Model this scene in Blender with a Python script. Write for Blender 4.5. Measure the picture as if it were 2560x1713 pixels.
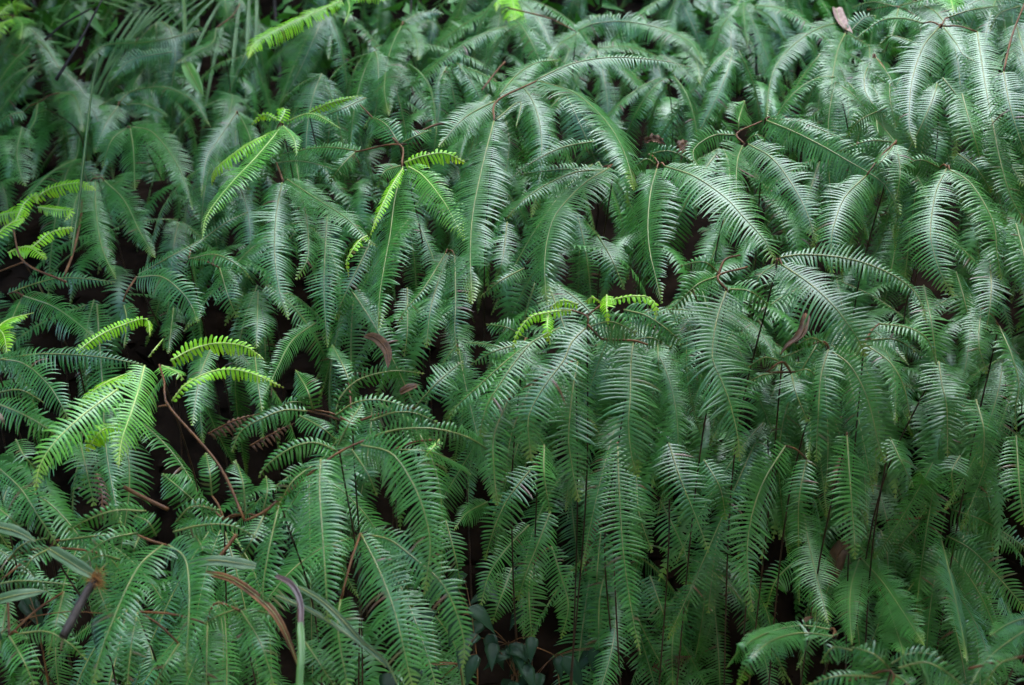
import bpy, math, random
import numpy as np
from mathutils import Vector

R = math.radians
scene = bpy.context.scene
for o in list(bpy.data.objects):
    bpy.data.objects.remove(o)

# ------------------------------------------------------------------ camera
CAM = np.array([0.0, 0.0, 1.6])
PITCH = R(8)
HALF = math.tan(R(18))
cd = bpy.data.cameras.new('camera')
cam = bpy.data.objects.new('camera', cd)
scene.collection.objects.link(cam)
cam.location = CAM
cam.rotation_euler = (R(90) - PITCH, 0, 0)
cd.sensor_width = 36
cd.lens = 18 / HALF
cd.clip_start = 0.05
cd.clip_end = 200
cd.dof.use_dof = True
cd.dof.focus_distance = 2.95
cd.dof.aperture_fstop = 5.0
scene.camera = cam

# ------------------------------------------------------------------ sky, sun, exposure
SUN_EL, SUN_AZ = R(72), R(20)          # azimuth clockwise from +Y (north)
world = bpy.data.worlds.new('World')
scene.world = world
world.use_nodes = True
nt = world.node_tree
sky = nt.nodes.new('ShaderNodeTexSky')
sky.sky_type = 'NISHITA'
sky.sun_disc = False
sky.sun_elevation = SUN_EL
sky.sun_rotation = SUN_AZ
sky.air_density = 1.0
sky.dust_density = 0.3
sky.ozone_density = 2.5
bg = nt.nodes['Background']
bg.inputs['Strength'].default_value = 0.15
nt.links.new(sky.outputs[0], bg.inputs[0])
sd = bpy.data.lights.new('sun', 'SUN')
sd.energy = 0.65
sd.angle = R(60)
sd.color = (1.0, 0.97, 0.92)
sun = bpy.data.objects.new('sun', sd)
scene.collection.objects.link(sun)
sdir = Vector((math.sin(SUN_AZ) * math.cos(SUN_EL), math.cos(SUN_AZ) * math.cos(SUN_EL), math.sin(SUN_EL)))
sun.rotation_euler = sdir.to_track_quat('Z', 'Y').to_euler()
sun.location = sdir * 30
vs = scene.view_settings
vs.view_transform = 'Standard'
vs.look = 'None'
vs.gamma = 1
vs.exposure = 4.5
vs.use_curve_mapping = False
scene.cycles.max_bounces = 6
scene.cycles.diffuse_bounces = 2
scene.cycles.glossy_bounces = 2
scene.cycles.transmission_bounces = 4

# ------------------------------------------------------------------ helpers
FWD = np.array([0, math.cos(PITCH), -math.sin(PITCH)])
UPV = np.array([0, math.sin(PITCH), math.cos(PITCH)])
RGT = np.array([1.0, 0, 0])
K = 2 * HALF / 2560

def recess(px, py):
    """1 in the shaded recess under the overhanging tier at lower right, 0 outside it"""
    v = np.clip((px - 1030) / 220, 0, 1) * np.clip((py - 1070) / 170, 0, 1)
    return v * (1 - np.clip((px - 1700) / 150, 0, 1) * np.clip((py - 1520) / 90, 0, 1))

def shell(px, py):
    """distance of the fern canopy along the view for a direction (the bank's outer skin)"""
    ys = [-400, -150, 0, 150, 300, 500, 800, 1200, 1713, 2000]
    ds = [8.2, 5.8, 4.6, 3.9, 3.45, 3.1, 2.82, 2.55, 2.25, 2.1]
    d = np.interp(py, ys, ds)
    l = np.clip((950 - px) / 950, 0, 1) * np.clip((820 - py) / 300, 0, 1)
    d += 0.75 * l
    r = np.clip((px - 1750) / 600, 0, 1) * np.clip((620 - py) / 420, 0, 1)
    d -= 0.5 * r * (d - 2.8)
    # the recess under the overhanging tier at lower right, and the hollow at left centre
    v = recess(px, py)
    d += v * (0.66 + 0.22 * np.clip((py - 1240) / 450, 0, 1))
    w = np.clip((980 - px) / 160, 0, 1) * np.clip((py - 640) / 120, 0, 1) * np.clip((960 - py) / 160, 0, 1)
    d += 0.22 * w
    return float(d)

def unproj(px, py, d):
    return CAM + RGT * ((px - 1280) * K * d) + UPV * (-(py - 856.5) * K * d) + FWD * d

GY = [-8, 1.5, 2.3, 2.9, 3.3, 3.7, 4.5, 6, 9, 14, 40]
GZ = [0, 0.0, 0.06, 0.20, 0.42, 0.95, 1.32, 1.85, 3.6, 6.5, 20]
def ground_z(x, y):
    return float(np.interp(y, GY, GZ) + 0.06 * math.sin(1.7 * x + y) + 0.05 * math.sin(2.9 * y - 1.3 * x))

def link(o, parent=None):
    scene.collection.objects.link(o)
    if parent is not None:
        o.parent = parent
    return o

def tag(o, label=None, cat=None, group=None, kind=None):
    if label: o['label'] = label
    if cat: o['category'] = cat
    if group: o['group'] = group
    if kind: o['kind'] = kind
    return o

def empty(name, loc):
    o = bpy.data.objects.new(name, None)
    o.empty_display_size = 0.05
    o.location = loc
    return link(o)

def mesh_np(name, V, F, mat, attr=None, smooth=True):
    me = bpy.data.meshes.new(name)
    me.from_pydata(V.tolist() if hasattr(V, 'tolist') else V, [], F.tolist() if hasattr(F, 'tolist') else F)
    if attr is not None:
        a = me.color_attributes.new('tint', 'FLOAT_COLOR', 'POINT')
        a.data.foreach_set('color', np.asarray(attr, dtype=np.float32).ravel())
    me.materials.append(mat)
    if smooth:
        me.polygons.foreach_set('use_smooth', [True] * len(me.polygons))
    me.update()
    return me

def mobj(name, me, parent=None):
    return link(bpy.data.objects.new(name, me), parent)

def spline(P, n):
    """Catmull-Rom through P, resampled to n points by arc length"""
    P = np.asarray(P, float)
    if len(P) == 2:
        P = np.array([P[0], (P[0] + P[1]) / 2, P[1]])
    Q = np.vstack([2 * P[0] - P[1], P, 2 * P[-1] - P[-2]])
    out = []
    for i in range(1, len(Q) - 2):
        p0, p1, p2, p3 = Q[i - 1:i + 3]
        t = np.linspace(0, 1, 24, endpoint=False)[:, None]
        out.append(0.5 * (2 * p1 + (p2 - p0) * t + (2 * p0 - 5 * p1 + 4 * p2 - p3) * t ** 2 + (3 * p1 - p0 - 3 * p2 + p3) * t ** 3))
    C = np.vstack(out + [P[-1:]])
    s = np.concatenate([[0], np.cumsum(np.linalg.norm(np.diff(C, axis=0), axis=1))])
    u = np.linspace(0, s[-1], n)
    return np.stack([np.interp(u, s, C[:, k]) for k in range(C.shape[1])], 1), s[-1]

def unit(v):
    return v / np.maximum(np.linalg.norm(v, axis=-1, keepdims=True), 1e-9)

def tube(P, r, sides=6, cap=True):
    """V, F of a tapered tube along P with radii r"""
    P = np.asarray(P, float)
    n = len(P)
    r = np.broadcast_to(np.asarray(r, float), (n,))
    T = unit(np.gradient(P, axis=0))
    ref = np.array([0.31, 0.27, 0.91])
    A = unit(np.cross(T, ref)); B = np.cross(T, A)
    th = np.linspace(0, 2 * math.pi, sides, endpoint=False)
    V = P[:, None] + r[:, None, None] * (np.cos(th)[None, :, None] * A[:, None] + np.sin(th)[None, :, None] * B[:, None])
    V = V.reshape(-1, 3)
    F = []
    for i in range(n - 1):
        for k in range(sides):
            k2 = (k + 1) % sides
            F.append((i * sides + k, i * sides + k2, (i + 1) * sides + k2, (i + 1) * sides + k))
    if cap:
        F.append(tuple(range(sides))[::-1]); F.append(tuple((n - 1) * sides + k for k in range(sides)))
    return V, F

# ------------------------------------------------------------------ materials
def newmat(name):
    m = bpy.data.materials.new(name)
    m.use_nodes = True
    n = m.node_tree
    return m, n, n.nodes['Principled BSDF'], n.nodes['Material Output']

def leaf_mat(name, dark, light, tip, trans, tf, rough, spec=0.5, tip_from=0.86):
    m, n, p, out = newmat(name)
    at = n.nodes.new('ShaderNodeVertexColor'); at.layer_name = 'tint'
    sep = n.nodes.new('ShaderNodeSeparateColor')
    n.links.new(at.outputs['Color'], sep.inputs[0])
    oi = n.nodes.new('ShaderNodeObjectInfo')
    # each frond has its own green; each leaflet varies a little round it
    ad = n.nodes.new('ShaderNodeMath'); ad.operation = 'MULTIPLY_ADD'
    n.links.new(sep.outputs[1], ad.inputs[0]); ad.inputs[1].default_value = 0.45
    mr = n.nodes.new('ShaderNodeMath'); mr.operation = 'MULTIPLY'; mr.inputs[1].default_value = 0.55
    n.links.new(oi.outputs['Random'], mr.inputs[0]); n.links.new(mr.outputs[0], ad.inputs[2])
    mx = n.nodes.new('ShaderNodeMix'); mx.data_type = 'RGBA'
    mx.inputs[6].default_value = (*dark, 1); mx.inputs[7].default_value = (*light, 1)
    n.links.new(ad.outputs[0], mx.inputs[0])
    # blotches
    tc = n.nodes.new('ShaderNodeTexCoord')
    nz = n.nodes.new('ShaderNodeTexNoise'); nz.inputs['Scale'].default_value = 45; nz.inputs['Detail'].default_value = 3
    n.links.new(tc.outputs['Object'], nz.inputs['Vector'])
    bl = n.nodes.new('ShaderNodeMix'); bl.data_type = 'RGBA'; bl.blend_type = 'MULTIPLY'
    mp = n.nodes.new('ShaderNodeMapRange'); mp.inputs[1].default_value = 0.3; mp.inputs[2].default_value = 0.7
    mp.inputs[3].default_value = 0.75; mp.inputs[4].default_value = 1.2
    n.links.new(nz.outputs[0], mp.inputs[0])
    bl.inputs[0].default_value = 1
    n.links.new(mx.outputs[2], bl.inputs[6]); n.links.new(mp.outputs[0], bl.inputs[7])
    # young tips
    tm = n.nodes.new('ShaderNodeMapRange'); tm.inputs[1].default_value = tip_from; tm.inputs[2].default_value = 1.0
    n.links.new(sep.outputs[0], tm.inputs[0])
    m2 = n.nodes.new('ShaderNodeMix'); m2.data_type = 'RGBA'; m2.inputs[7].default_value = (*tip, 1)
    n.links.new(tm.outputs[0], m2.inputs[0]); n.links.new(bl.outputs[2], m2.inputs[6])
    # withered leaflets (blue channel)
    m3 = n.nodes.new('ShaderNodeMix'); m3.data_type = 'RGBA'; m3.inputs[7].default_value = (0.09, 0.035, 0.015, 1)
    n.links.new(sep.outputs[2], m3.inputs[0]); n.links.new(m2.outputs[2], m3.inputs[6])
    n.links.new(m3.outputs[2], p.inputs['Base Color'])
    p.inputs['Roughness'].default_value = rough
    p.inputs['Specular IOR Level'].default_value = spec
    tr = n.nodes.new('ShaderNodeBsdfTranslucent')
    tcol = n.nodes.new('ShaderNodeMix'); tcol.data_type = 'RGBA'; tcol.inputs[0].default_value = 0.6
    tcol.inputs[7].default_value = (*trans, 1)
    n.links.new(m3.outputs[2], tcol.inputs[6]); n.links.new(tcol.outputs[2], tr.inputs[0])
    ms = n.nodes.new('ShaderNodeMixShader'); ms.inputs[0].default_value = tf
    n.links.new(p.outputs[0], ms.inputs[1]); n.links.new(tr.outputs[0], ms.inputs[2])
    n.links.new(ms.outputs[0], out.inputs[0])
    return m

def plain_mat(name, c1, c2, scale=20, rough=0.6, spec=0.4, bump=0.0, stretch=(1, 1, 1)):
    m, n, p, out = newmat(name)
    tc = n.nodes.new('ShaderNodeTexCoord')
    mpn = n.nodes.new('ShaderNodeMapping'); mpn.inputs['Scale'].default_value = stretch
    nz = n.nodes.new('ShaderNodeTexNoise'); nz.inputs['Scale'].default_value = scale; nz.inputs['Detail'].default_value = 5
    n.links.new(tc.outputs['Object'], mpn.inputs[0]); n.links.new(mpn.outputs[0], nz.inputs['Vector'])
    r = n.nodes.new('ShaderNodeValToRGB')
    r.color_ramp.elements[0].position = 0.33; r.color_ramp.elements[0].color = (*c1, 1)
    r.color_ramp.elements[1].position = 0.67; r.color_ramp.elements[1].color = (*c2, 1)
    n.links.new(nz.outputs[0], r.inputs[0]); n.links.new(r.outputs[0], p.inputs['Base Color'])
    p.inputs['Roughness'].default_value = rough
    p.inputs['Specular IOR Level'].default_value = spec
    if bump:
        b = n.nodes.new('ShaderNodeBump'); b.inputs['Strength'].default_value = bump; b.inputs['Distance'].default_value = 0.01
        n.links.new(nz.outputs[0], b.inputs['Height']); n.links.new(b.outputs[0], p.inputs['Normal'])
    return m

M_MAT = leaf_mat('mature_frond', (0.012, 0.076, 0.009), (0.046, 0.170, 0.020), (0.14, 0.21, 0.02), (0.07, 0.29, 0.02), 0.15, 0.44, 0.5)
M_LIGHT = leaf_mat('fresh_frond', (0.085, 0.28, 0.035), (0.15, 0.39, 0.05), (0.24, 0.38, 0.05), (0.25, 0.55, 0.06), 0.28, 0.38, 0.5, 0.7)
M_LIME = leaf_mat('young_lime_frond', (0.16, 0.47, 0.012), (0.27, 0.60, 0.02), (0.36, 0.46, 0.04), (0.60, 0.80, 0.03), 0.45, 0.42, 0.45, 0.7)
M_BROWN = leaf_mat('withered_frond', (0.045, 0.020, 0.010), (0.10, 0.045, 0.02), (0.10, 0.05, 0.02), (0.12, 0.05, 0.02), 0.15, 0.55, 0.3)
M_RIB = plain_mat('midrib', (0.10, 0.13, 0.035), (0.18, 0.19, 0.05), 30, 0.45)
M_RIBY = plain_mat('young_midrib', (0.32, 0.42, 0.10), (0.42, 0.48, 0.14), 30, 0.45)
M_STEM = plain_mat('fern_stem', (0.055, 0.022, 0.008), (0.14, 0.06, 0.018), 40, 0.6, 0.2, 0.2)
M_STIPE = plain_mat('dark_stipe', (0.016, 0.008, 0.005), (0.045, 0.020, 0.009), 40, 0.6, 0.2, 0.2)
M_BARK = plain_mat('dark_bark', (0.012, 0.009, 0.007), (0.035, 0.026, 0.02), 40, 0.75, 0.3, 0.5)
M_DEAD = plain_mat('dead_leaf', (0.035, 0.018, 0.008), (0.09, 0.044, 0.016), 60, 0.7, 0.25, 0.3)
M_DEADG = plain_mat('pale_dead_leaf', (0.14, 0.09, 0.065), (0.27, 0.18, 0.14), 60, 0.7, 0.25, 0.3)
M_SOIL = plain_mat('soil', (0.004, 0.003, 0.002), (0.014, 0.009, 0.006), 14, 1.0, 0.0, 1.0)
M_STRAP = plain_mat('strap_leaf', (0.025, 0.065, 0.022), (0.065, 0.11, 0.05), 35, 0.6, 0.25, 0.15)
M_GRASS = plain_mat('grass_blade', (0.03, 0.09, 0.015), (0.06, 0.13, 0.03), 20, 0.5, 0.3)
M_IVY = plain_mat('ivy_leaf', (0.004, 0.018, 0.006), (0.010, 0.03, 0.011), 25, 0.5, 0.12)
M_BROAD = plain_mat('broad_leaf', (0.03, 0.11, 0.012), (0.07, 0.18, 0.02), 6, 0.4, 0.5)
M_PURPLE = plain_mat('purple_dry_leaf', (0.025, 0.012, 0.010), (0.065, 0.032, 0.026), 30, 0.5, 0.4, 0.2)
M_FUZZ = plain_mat('rusty_hair', (0.16, 0.07, 0.02), (0.34, 0.17, 0.06), 60, 0.8, 0.1)

# ------------------------------------------------------------------ frond builder
def frond_geo(P, W, rng, Nref=None, spacing=0.0073, young=False, droop=0.25, seg=5, fat=0.285, base_w=0.55, tail=True):
    """one pinnatifid frond: leaflets that share the lamina along the rachis. Returns leaflets (V,F,attr) and rib (V,F)"""
    C, L = spline(P, 8)
    n = max(8, int(L / spacing))
    C, L = spline(P, 2 * n + 1)
    T = unit(np.gradient(C, axis=0))
    if isinstance(Nref, str):                      # upper face of an arching frond
        N = np.stack([-T[:, 2], np.zeros(len(T)), T[:, 0]], 1)
    else:
        N = Nref if Nref is not None else np.array([0, -0.72, 0.69])
    N = np.broadcast_to(N, C.shape)
    N = unit(N - (N * T).sum(1, keepdims=True) * T)
    S = np.cross(T, N)
    # slow twist of the blade
    tw = rng.uniform(-0.25, 0.25) + np.linspace(0, rng.uniform(-0.4, 0.4), len(C))
    N, S = (N * np.cos(tw)[:, None] + S * np.sin(tw)[:, None]), (S * np.cos(tw)[:, None] - N * np.sin(tw)[:, None])
    ci = np.arange(n) * 2 + 1                      # leaflet centres; even indices are shared base corners
    s = (np.arange(n) + 0.5) / n
    base_w = base_w + rng.uniform(-0.12, 0.25)
    up = np.minimum(1, base_w + (1 - base_w) * s / rng.uniform(0.18, 0.34))
    down = np.clip((1 - s) / rng.uniform(0.34, 0.54), 0, 1) ** rng.uniform(0.65, 0.95)
    prof = np.minimum(up, down)
    if tail:
        prof = np.maximum(prof, 0.05)
    V = [C.copy()]
    A = [np.stack([np.linspace(0, 1, len(C)), np.full(len(C), 0.5), np.zeros(len(C)), np.ones(len(C))], 1)]
    F = []
    off = len(C)
    u = np.linspace(0, 1, seg + 1)[1:]
    for side in (1, -1):
        # leaflets stick together in groups that share a sweep and a droop
        ga = np.zeros(n); gd = np.zeros(n)
        i = 0
        while i < n:
            k = rng.integers(3, 11)
            ga[i:i + k] = rng.normal(0, 0.10); gd[i:i + k] = rng.normal(0, 0.14)
            i += k
        ang = 0.07 + 0.42 * s ** 2 + ga + rng.normal(0, 0.035, n)     # sweep towards the tip
        dr = droop + gd + rng.normal(0, 0.05, n) + 0.12 * s
        ln = W * prof * (1 + rng.normal(0, 0.05, n) + rng.uniform(-0.05, 0.05))
        cut = rng.random(n) < (0.03 if not young else 0.05)
        ln = np.where(cut, ln * rng.uniform(0.3, 0.85, n), ln)
        if rng.random() < 0.45:                                     # a bitten or torn stretch
            k = rng.integers(2, max(3, n // 9)); i0 = rng.integers(0, max(1, n - k))
            ln[i0:i0 + k] *= rng.uniform(0.2, 0.75, len(ln[i0:i0 + k]))
        hw = (L / n) * fat * rng.uniform(0.88, 1.08, n)
        hw = np.minimum(hw, np.maximum(ln * 0.6, 0.0012))
        c0, t0, n0, s0 = C[ci], T[ci], N[ci], S[ci] * side
        d0 = unit(s0 * np.cos(ang)[:, None] + t0 * np.sin(ang)[:, None] + n0 * 0.10)
        g = -n0 * 0.8 + np.array([0, 0, -0.55])
        g = unit(g - 0.75 * (g * t0).sum(1, keepdims=True) * t0)
        curl = rng.uniform(0.05, 0.22, n)
        # local frame of a leaflet
        uu = u[None, :, None]
        pos = c0[:, None] + ln[:, None, None] * (d0[:, None] * uu * (1 - 0.25 * np.abs(dr)[:, None, None] * uu) + g[:, None] * dr[:, None, None] * uu ** 2 * 0.9 + t0[:, None] * curl[:, None, None] * uu ** 2)
        tang = unit(np.gradient(np.concatenate([c0[:, None], pos], 1), axis=1))[:, 1:]
        wid = unit(t0[:, None] - (t0[:, None] * tang).sum(2, keepdims=True) * tang)
        nn = np.cross(tang, wid) * (-side)
        nn = np.where((nn * n0[:, None]).sum(2, keepdims=True) < 0, -nn, nn)
        wp = np.interp(u, [0, 0.15, 0.6, 0.85, 1.0], [1, 1.0, 0.92, 0.62, 0.12] if not young else [1, 1.0, 1.0, 0.8, 0.35])
        h = hw[:, None, None] * wp[None, :, None]
        left = pos - wid * h - nn * h * 0.42
        right = pos + wid * h - nn * h * 0.42
        V.append(np.stack([left, pos, right], 2).reshape(-1, 3))      # [n, seg, 3]
        lv = rng.random(n)
        wither = (rng.random(n) < 0.012).astype(float) * rng.uniform(0.5, 1, n)
        a = np.zeros((n, seg, 3, 4)); a[..., 3] = 1
        a[..., 0] = s[:, None, None]; a[..., 1] = lv[:, None, None]; a[..., 2] = wither[:, None, None]
        A.append(a.reshape(-1, 4))
        idx = off + np.arange(n * seg * 3).reshape(n, seg, 3)
        b0, b1, b2 = ci - 1, ci, ci + 1
        if side > 0:
            F.append(np.stack([b0, idx[:, 0, 0], idx[:, 0, 1], b1], 1)); F.append(np.stack([b1, idx[:, 0, 1], idx[:, 0, 2], b2], 1))
            F.append(np.stack([idx[:, :-1, 0], idx[:, 1:, 0], idx[:, 1:, 1], idx[:, :-1, 1]], -1).reshape(-1, 4))
            F.append(np.stack([idx[:, :-1, 1], idx[:, 1:, 1], idx[:, 1:, 2], idx[:, :-1, 2]], -1).reshape(-1, 4))
        else:
            F.append(np.stack([b0, b1, idx[:, 0, 1], idx[:, 0, 0]], 1)); F.append(np.stack([b1, b2, idx[:, 0, 2], idx[:, 0, 1]], 1))
            F.append(np.stack([idx[:, :-1, 0], idx[:, :-1, 1], idx[:, 1:, 1], idx[:, 1:, 0]], -1).reshape(-1, 4))
            F.append(np.stack([idx[:, :-1, 1], idx[:, :-1, 2], idx[:, 1:, 2], idx[:, 1:, 1]], -1).reshape(-1, 4))
        off += n * seg * 3
    st = max(1, len(C) // 18)
    RC = C[::st] + N[::st] * 0.0006
    RV, RF = tube(RC, np.linspace(0.0015, 0.0005, len(RC)) * (0.9 if young else 1.0), 5)
    return np.vstack(V), np.vstack(F), np.vstack(A), RV, RF

def add_frond(root, base, P, W, kind, rng, Nref=None, label=None, **kw):
    mat = {'m': M_MAT, 'l': M_LIGHT, 'y': M_LIME, 'b': M_BROWN}[kind]
    if kind == 'y':
        kw.setdefault('spacing', 0.0080); kw.setdefault('fat', 0.33)
    V, F, A, RV, RF = frond_geo(P, W, rng, Nref, young=kind == 'y', **kw)
    fr = mobj('frond', mesh_np('frond', V - base, F, mat, A), root)
    rb = mobj('midrib', mesh_np('midrib', RV - base, RF, M_RIBY if kind != 'm' else M_RIB), fr)
    if label: fr['label'] = label
    return fr

def add_stem(root, base, P, r0, r1=None, mat=None, name='stem', n=14, sides=6):
    C, L = spline(P, n)
    V, F = tube(C, np.linspace(r0, r1 if r1 else r0 * 0.6, n), sides)
    return mobj(name, mesh_np(name, V - base, F, mat or M_STEM), root)

def px_path(pts, z=0.0, follow=0.75, bulge=0.03):
    """view-ray points on the bank's skin, z metres in front (-) of or behind (+) it"""
    d0 = shell(*pts[0])
    n = len(pts)
    out = []
    dds = [shell(x, y) - d0 for x, y in pts]
    cum = np.concatenate([[0], np.cumsum(np.hypot(np.diff([p[0] for p in pts]), np.diff([p[1] for p in pts])))])
    hang = pts[-1][1] - pts[0][1] > 0.55 * cum[-1] and cum[-1] > 60
    # a hanging frond slopes forward evenly from root to tip; under the overhanging tier it hangs straighter
    tipdd = min(follow * min(dds), -(0.12 if recess(*pts[0]) > 0.3 else 0.42) * cum[-1] * K * d0)
    for i, (x, y) in enumerate(pts):
        s = cum[i] / max(1, cum[-1])
        d = d0 + z + (tipdd * s if hang else follow * dds[i]) - bulge * 4 * s * (1 - s)
        out.append(unproj(x, y, d))
    return np.array(out)

SEED = [11]
def fern(label, z, fronds, stems=(), group='ferns on the bank', node=None, bud=None):
    """one fern: stem with forks, and fronds given as (half width, kind, [(x, y)...]) in the photo's pixels"""
    SEED[0] += 1
    rng = np.random.default_rng(SEED[0])
    if node is None:
        node = fronds[0][2][0]
    dn = shell(*node) + z
    np_ = unproj(node[0], node[1], dn)
    gx, gy = np_[0] + rng.uniform(-0.06, 0.06), np_[1] + rng.uniform(0.25, 0.45)
    base = np.array([gx, gy, ground_z(gx, gy)])
    if base[2] > np_[2] - 0.12: base[2] = np_[2] - 0.12
    root = tag(empty('fern', base), label, 'fern', group)
    mid = np_ * 0.6 + base * 0.4 + np.array([rng.uniform(-.03, .03), 0.10, 0.0])
    add_stem(root, base, [base - [0, 0, 0.05], mid, np_], 0.0018, 0.0015, M_STIPE)
    for st in stems:
        r = 0.0024
        if isinstance(st[0], (int, float)):
            r, st = st
        add_stem(root, base, px_path(st, z + 0.004, 0.75, 0.01), r, r * 0.75, name='branch', n=max(6, 4 * len(st)))
    for f in fronds:
        W, kind, pts = f[0], f[1], f[2]
        zz = z + (f[3] if len(f) > 3 else 0.0)
        P = px_path(pts, zz)
        d = shell(*pts[0]) + zz
        kw = {}
        mid_t = unit(P[-1] - P[0])
        horiz = math.sqrt(mid_t[0] ** 2 + mid_t[1] ** 2)
        Nr = np.array([rng.uniform(-.4, .4), -0.75, rng.uniform(0.3, 0.7)])
        kw['droop'] = 0.22 + 0.35 * max(0, horiz - 0.5) + (0.15 if kind == 'y' else 0)
        add_frond(root, base, P, W * K * d * 1.2, kind, rng, Nr, **kw)
        # short stalk joining a frond to the node when they stand apart
        q = P[0]
        if np.linalg.norm(q - np_) > 0.012 and np.linalg.norm(q - np_) < 0.16 and not stems:
            add_stem(root, base, [np_, (np_ + q) / 2 + [0, 0, 0.006], q], 0.0021, 0.0017, name='branch', n=6, sides=5)
    if bud:
        b = px_path([node, bud], z, 0.5, 0)
        add_stem(root, base, b, 0.0026, 0.0014, name='bud_stalk', n=6)
    return root
# ------------------------------------------------------------------ the ferns one can tell apart (photo pixels, 2560 wide)
# --- upper middle
fern('tall fern with forked tan stem and broad arching frond at upper middle', -0.45, [
    (66, 'm', [(1235, 303), (1208, 407), (1183, 530), (1176, 629), (1178, 706), (1180, 760)], -0.03),
    (76, 'm', [(1341, 202), (1437, 234), (1514, 303), (1556, 372), (1579, 442), (1583, 475)], -0.02),
    (36, 'm', [(1341, 200), (1430, 160), (1530, 144), (1650, 152), (1735, 170)]),
    (42, 'm', [(1237, 253), (1160, 296), (1095, 369)]),
    (36, 'm', [(1248, 240), (1290, 190), (1340, 158), (1400, 150)]),
    (12, 'm', [(1240, 300), (1300, 255), (1290, 320)]),
], [[(1235, 303), (1243, 252), (1341, 203)]], node=(1243, 252))
fern('fern with straight amber bud stalk pointing up from its fork', -0.06, [
    (70, 'm', [(1007, 417), (987, 500), (975, 591), (964, 648), (949, 744), (946, 829)], 0.0),
    (40, 'l', [(1022, 417), (1060, 442), (1106, 499), (1137, 553), (1160, 602)], -0.05),
    (22, 'y', [(1010, 407), (1060, 390), (1114, 384), (1170, 410)], -0.04),
    (15, 'y', [(1007, 422), (976, 472), (945, 538), (922, 599)], -0.05),
    (12, 'y', [(918, 590), (895, 606), (868, 652), (872, 692)], -0.05),
    (30, 'm', [(899, 378), (806, 369), (691, 388)]),
    (30, 'm', [(888, 380), (853, 415), (825, 455)]),
    (38, 'm', [(995, 355), (965, 312), (930, 296), (908, 322)]),
    (25, 'm', [(1005, 358), (1040, 340), (1078, 325)]),
    (34, 'm', [(1000, 415), (960, 430), (945, 470)]),
], [[(1005, 417), (998, 362), (888, 380)], [(998, 362), (1045, 358)]], node=(998, 362), bud=(900, 262))
fern('fern with two broad hanging fronds below a small curled lime shoot', -0.04, [
    (58, 'm', [(705, 457), (690, 540), (687, 640), (700, 735), (722, 800)]),
    (42, 'm', [(718, 449), (787, 495), (864, 545), (920, 600), (945, 618)], -0.02),
    (28, 'm', [(691, 407), (749, 403), (814, 417), (868, 442)]),
    (34, 'm', [(745, 470), (765, 540), (770, 640), (740, 700)], 0.03),
], [[(708, 453), (691, 407)]], node=(708, 453))
fern('fresh fern with a curled yellow shoot on top and a long slanting pale green frond', -0.14, [
    (42, 'l', [(700, 322), (645, 388), (576, 461), (518, 538), (505, 600)]),
    (24, 'y', [(691, 326), (614, 365), (557, 407), (532, 434), (530, 465)], 0.02),
    (12, 'y', [(695, 300), (660, 286), (628, 312)], -0.02),
    (16, 'y', [(700, 305), (712, 275), (700, 272), (695, 290)], -0.03),
    (12, 'l', [(715, 305), (780, 285), (852, 322)]),
    (26, 'l', [(708, 315), (735, 350), (742, 390)]),
], node=(705, 308))
fern('fern with one frond hanging straight below its left fork beside the amber stalk', 0.12, [
    (42, 'm', [(818, 540), (812, 640), (810, 730), (818, 870)]),
    (36, 'm', [(925, 610), (868, 725), (838, 800)]),
    (34, 'm', [(1018, 720), (1018, 829), (1010, 892)]),
])
fern('fern whose three narrow dark fronds hang over the dark hollow in the middle', 0.06, [
    (36, 'm', [(1122, 633), (1099, 694), (1076, 775), (1066, 870)]),
    (20, 'm', [(1114, 634), (1060, 721), (1014, 775), (991, 815)], -0.02),
    (36, 'm', [(1137, 640), (1139, 752), (1137, 829), (1145, 888)], -0.02),
    (34, 'm', [(1268, 556), (1256, 650), (1240, 700)], 0.03),
], node=(1122, 628))
fern('fern with a feathery slanted frond ending above the lime shoot at centre', -0.05, [
    (66, 'm', [(1524, 420), (1460, 460), (1394, 530), (1371, 588), (1362, 652), (1364, 725), (1368, 765)], -0.04),
    (34, 'm', [(1514, 426), (1444, 430), (1368, 461), (1306, 503), (1262, 552)]),
    (26, 'm', [(1490, 353), (1406, 369), (1329, 407), (1278, 446)], 0.04),
    (26, 'm', [(1500, 425), (1400, 424), (1300, 436)], 0.06),
    (46, 'm', [(1495, 590), (1529, 648), (1562, 725)], 0.08),
], node=(1535, 418))
fern('fern with a pale tattered frond hanging straight down beside brown dead scraps', -0.08, [
    (72, 'm', [(1642, 423), (1627, 480), (1620, 560), (1625, 629), (1640, 694), (1654, 760)], -0.02),
    (68, 'm', [(1662, 416), (1737, 442), (1814, 495), (1860, 545), (1910, 599), (1929, 637), (1950, 665)], -0.05),
    (22, 'm', [(1621, 386), (1675, 378), (1735, 405)]),
    (26, 'm', [(1640, 412), (1615, 398), (1585, 420)], 0.02),
], node=(1648, 413))
fern('fern crowned by a short upright frond and spreading three drooping fronds right', -0.06, [
    (60, 'm', [(1856, 365), (1844, 399), (1840, 461), (1846, 500)]),
    (64, 'm', [(1871, 361), (1929, 395), (1975, 453), (2013, 522), (2042, 605)], -0.02),
    (30, 'm', [(1837, 338), (1787, 338), (1741, 365), (1733, 392), (1752, 425)]),
    (42, 'm', [(1846, 328), (1848, 294), (1862, 252)], 0.02),
    (20, 'm', [(1868, 352), (1890, 338), (1912, 345)]),
], [[(1861, 360), (1842, 334), (1905, 303)]], node=(1861, 360))
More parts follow.
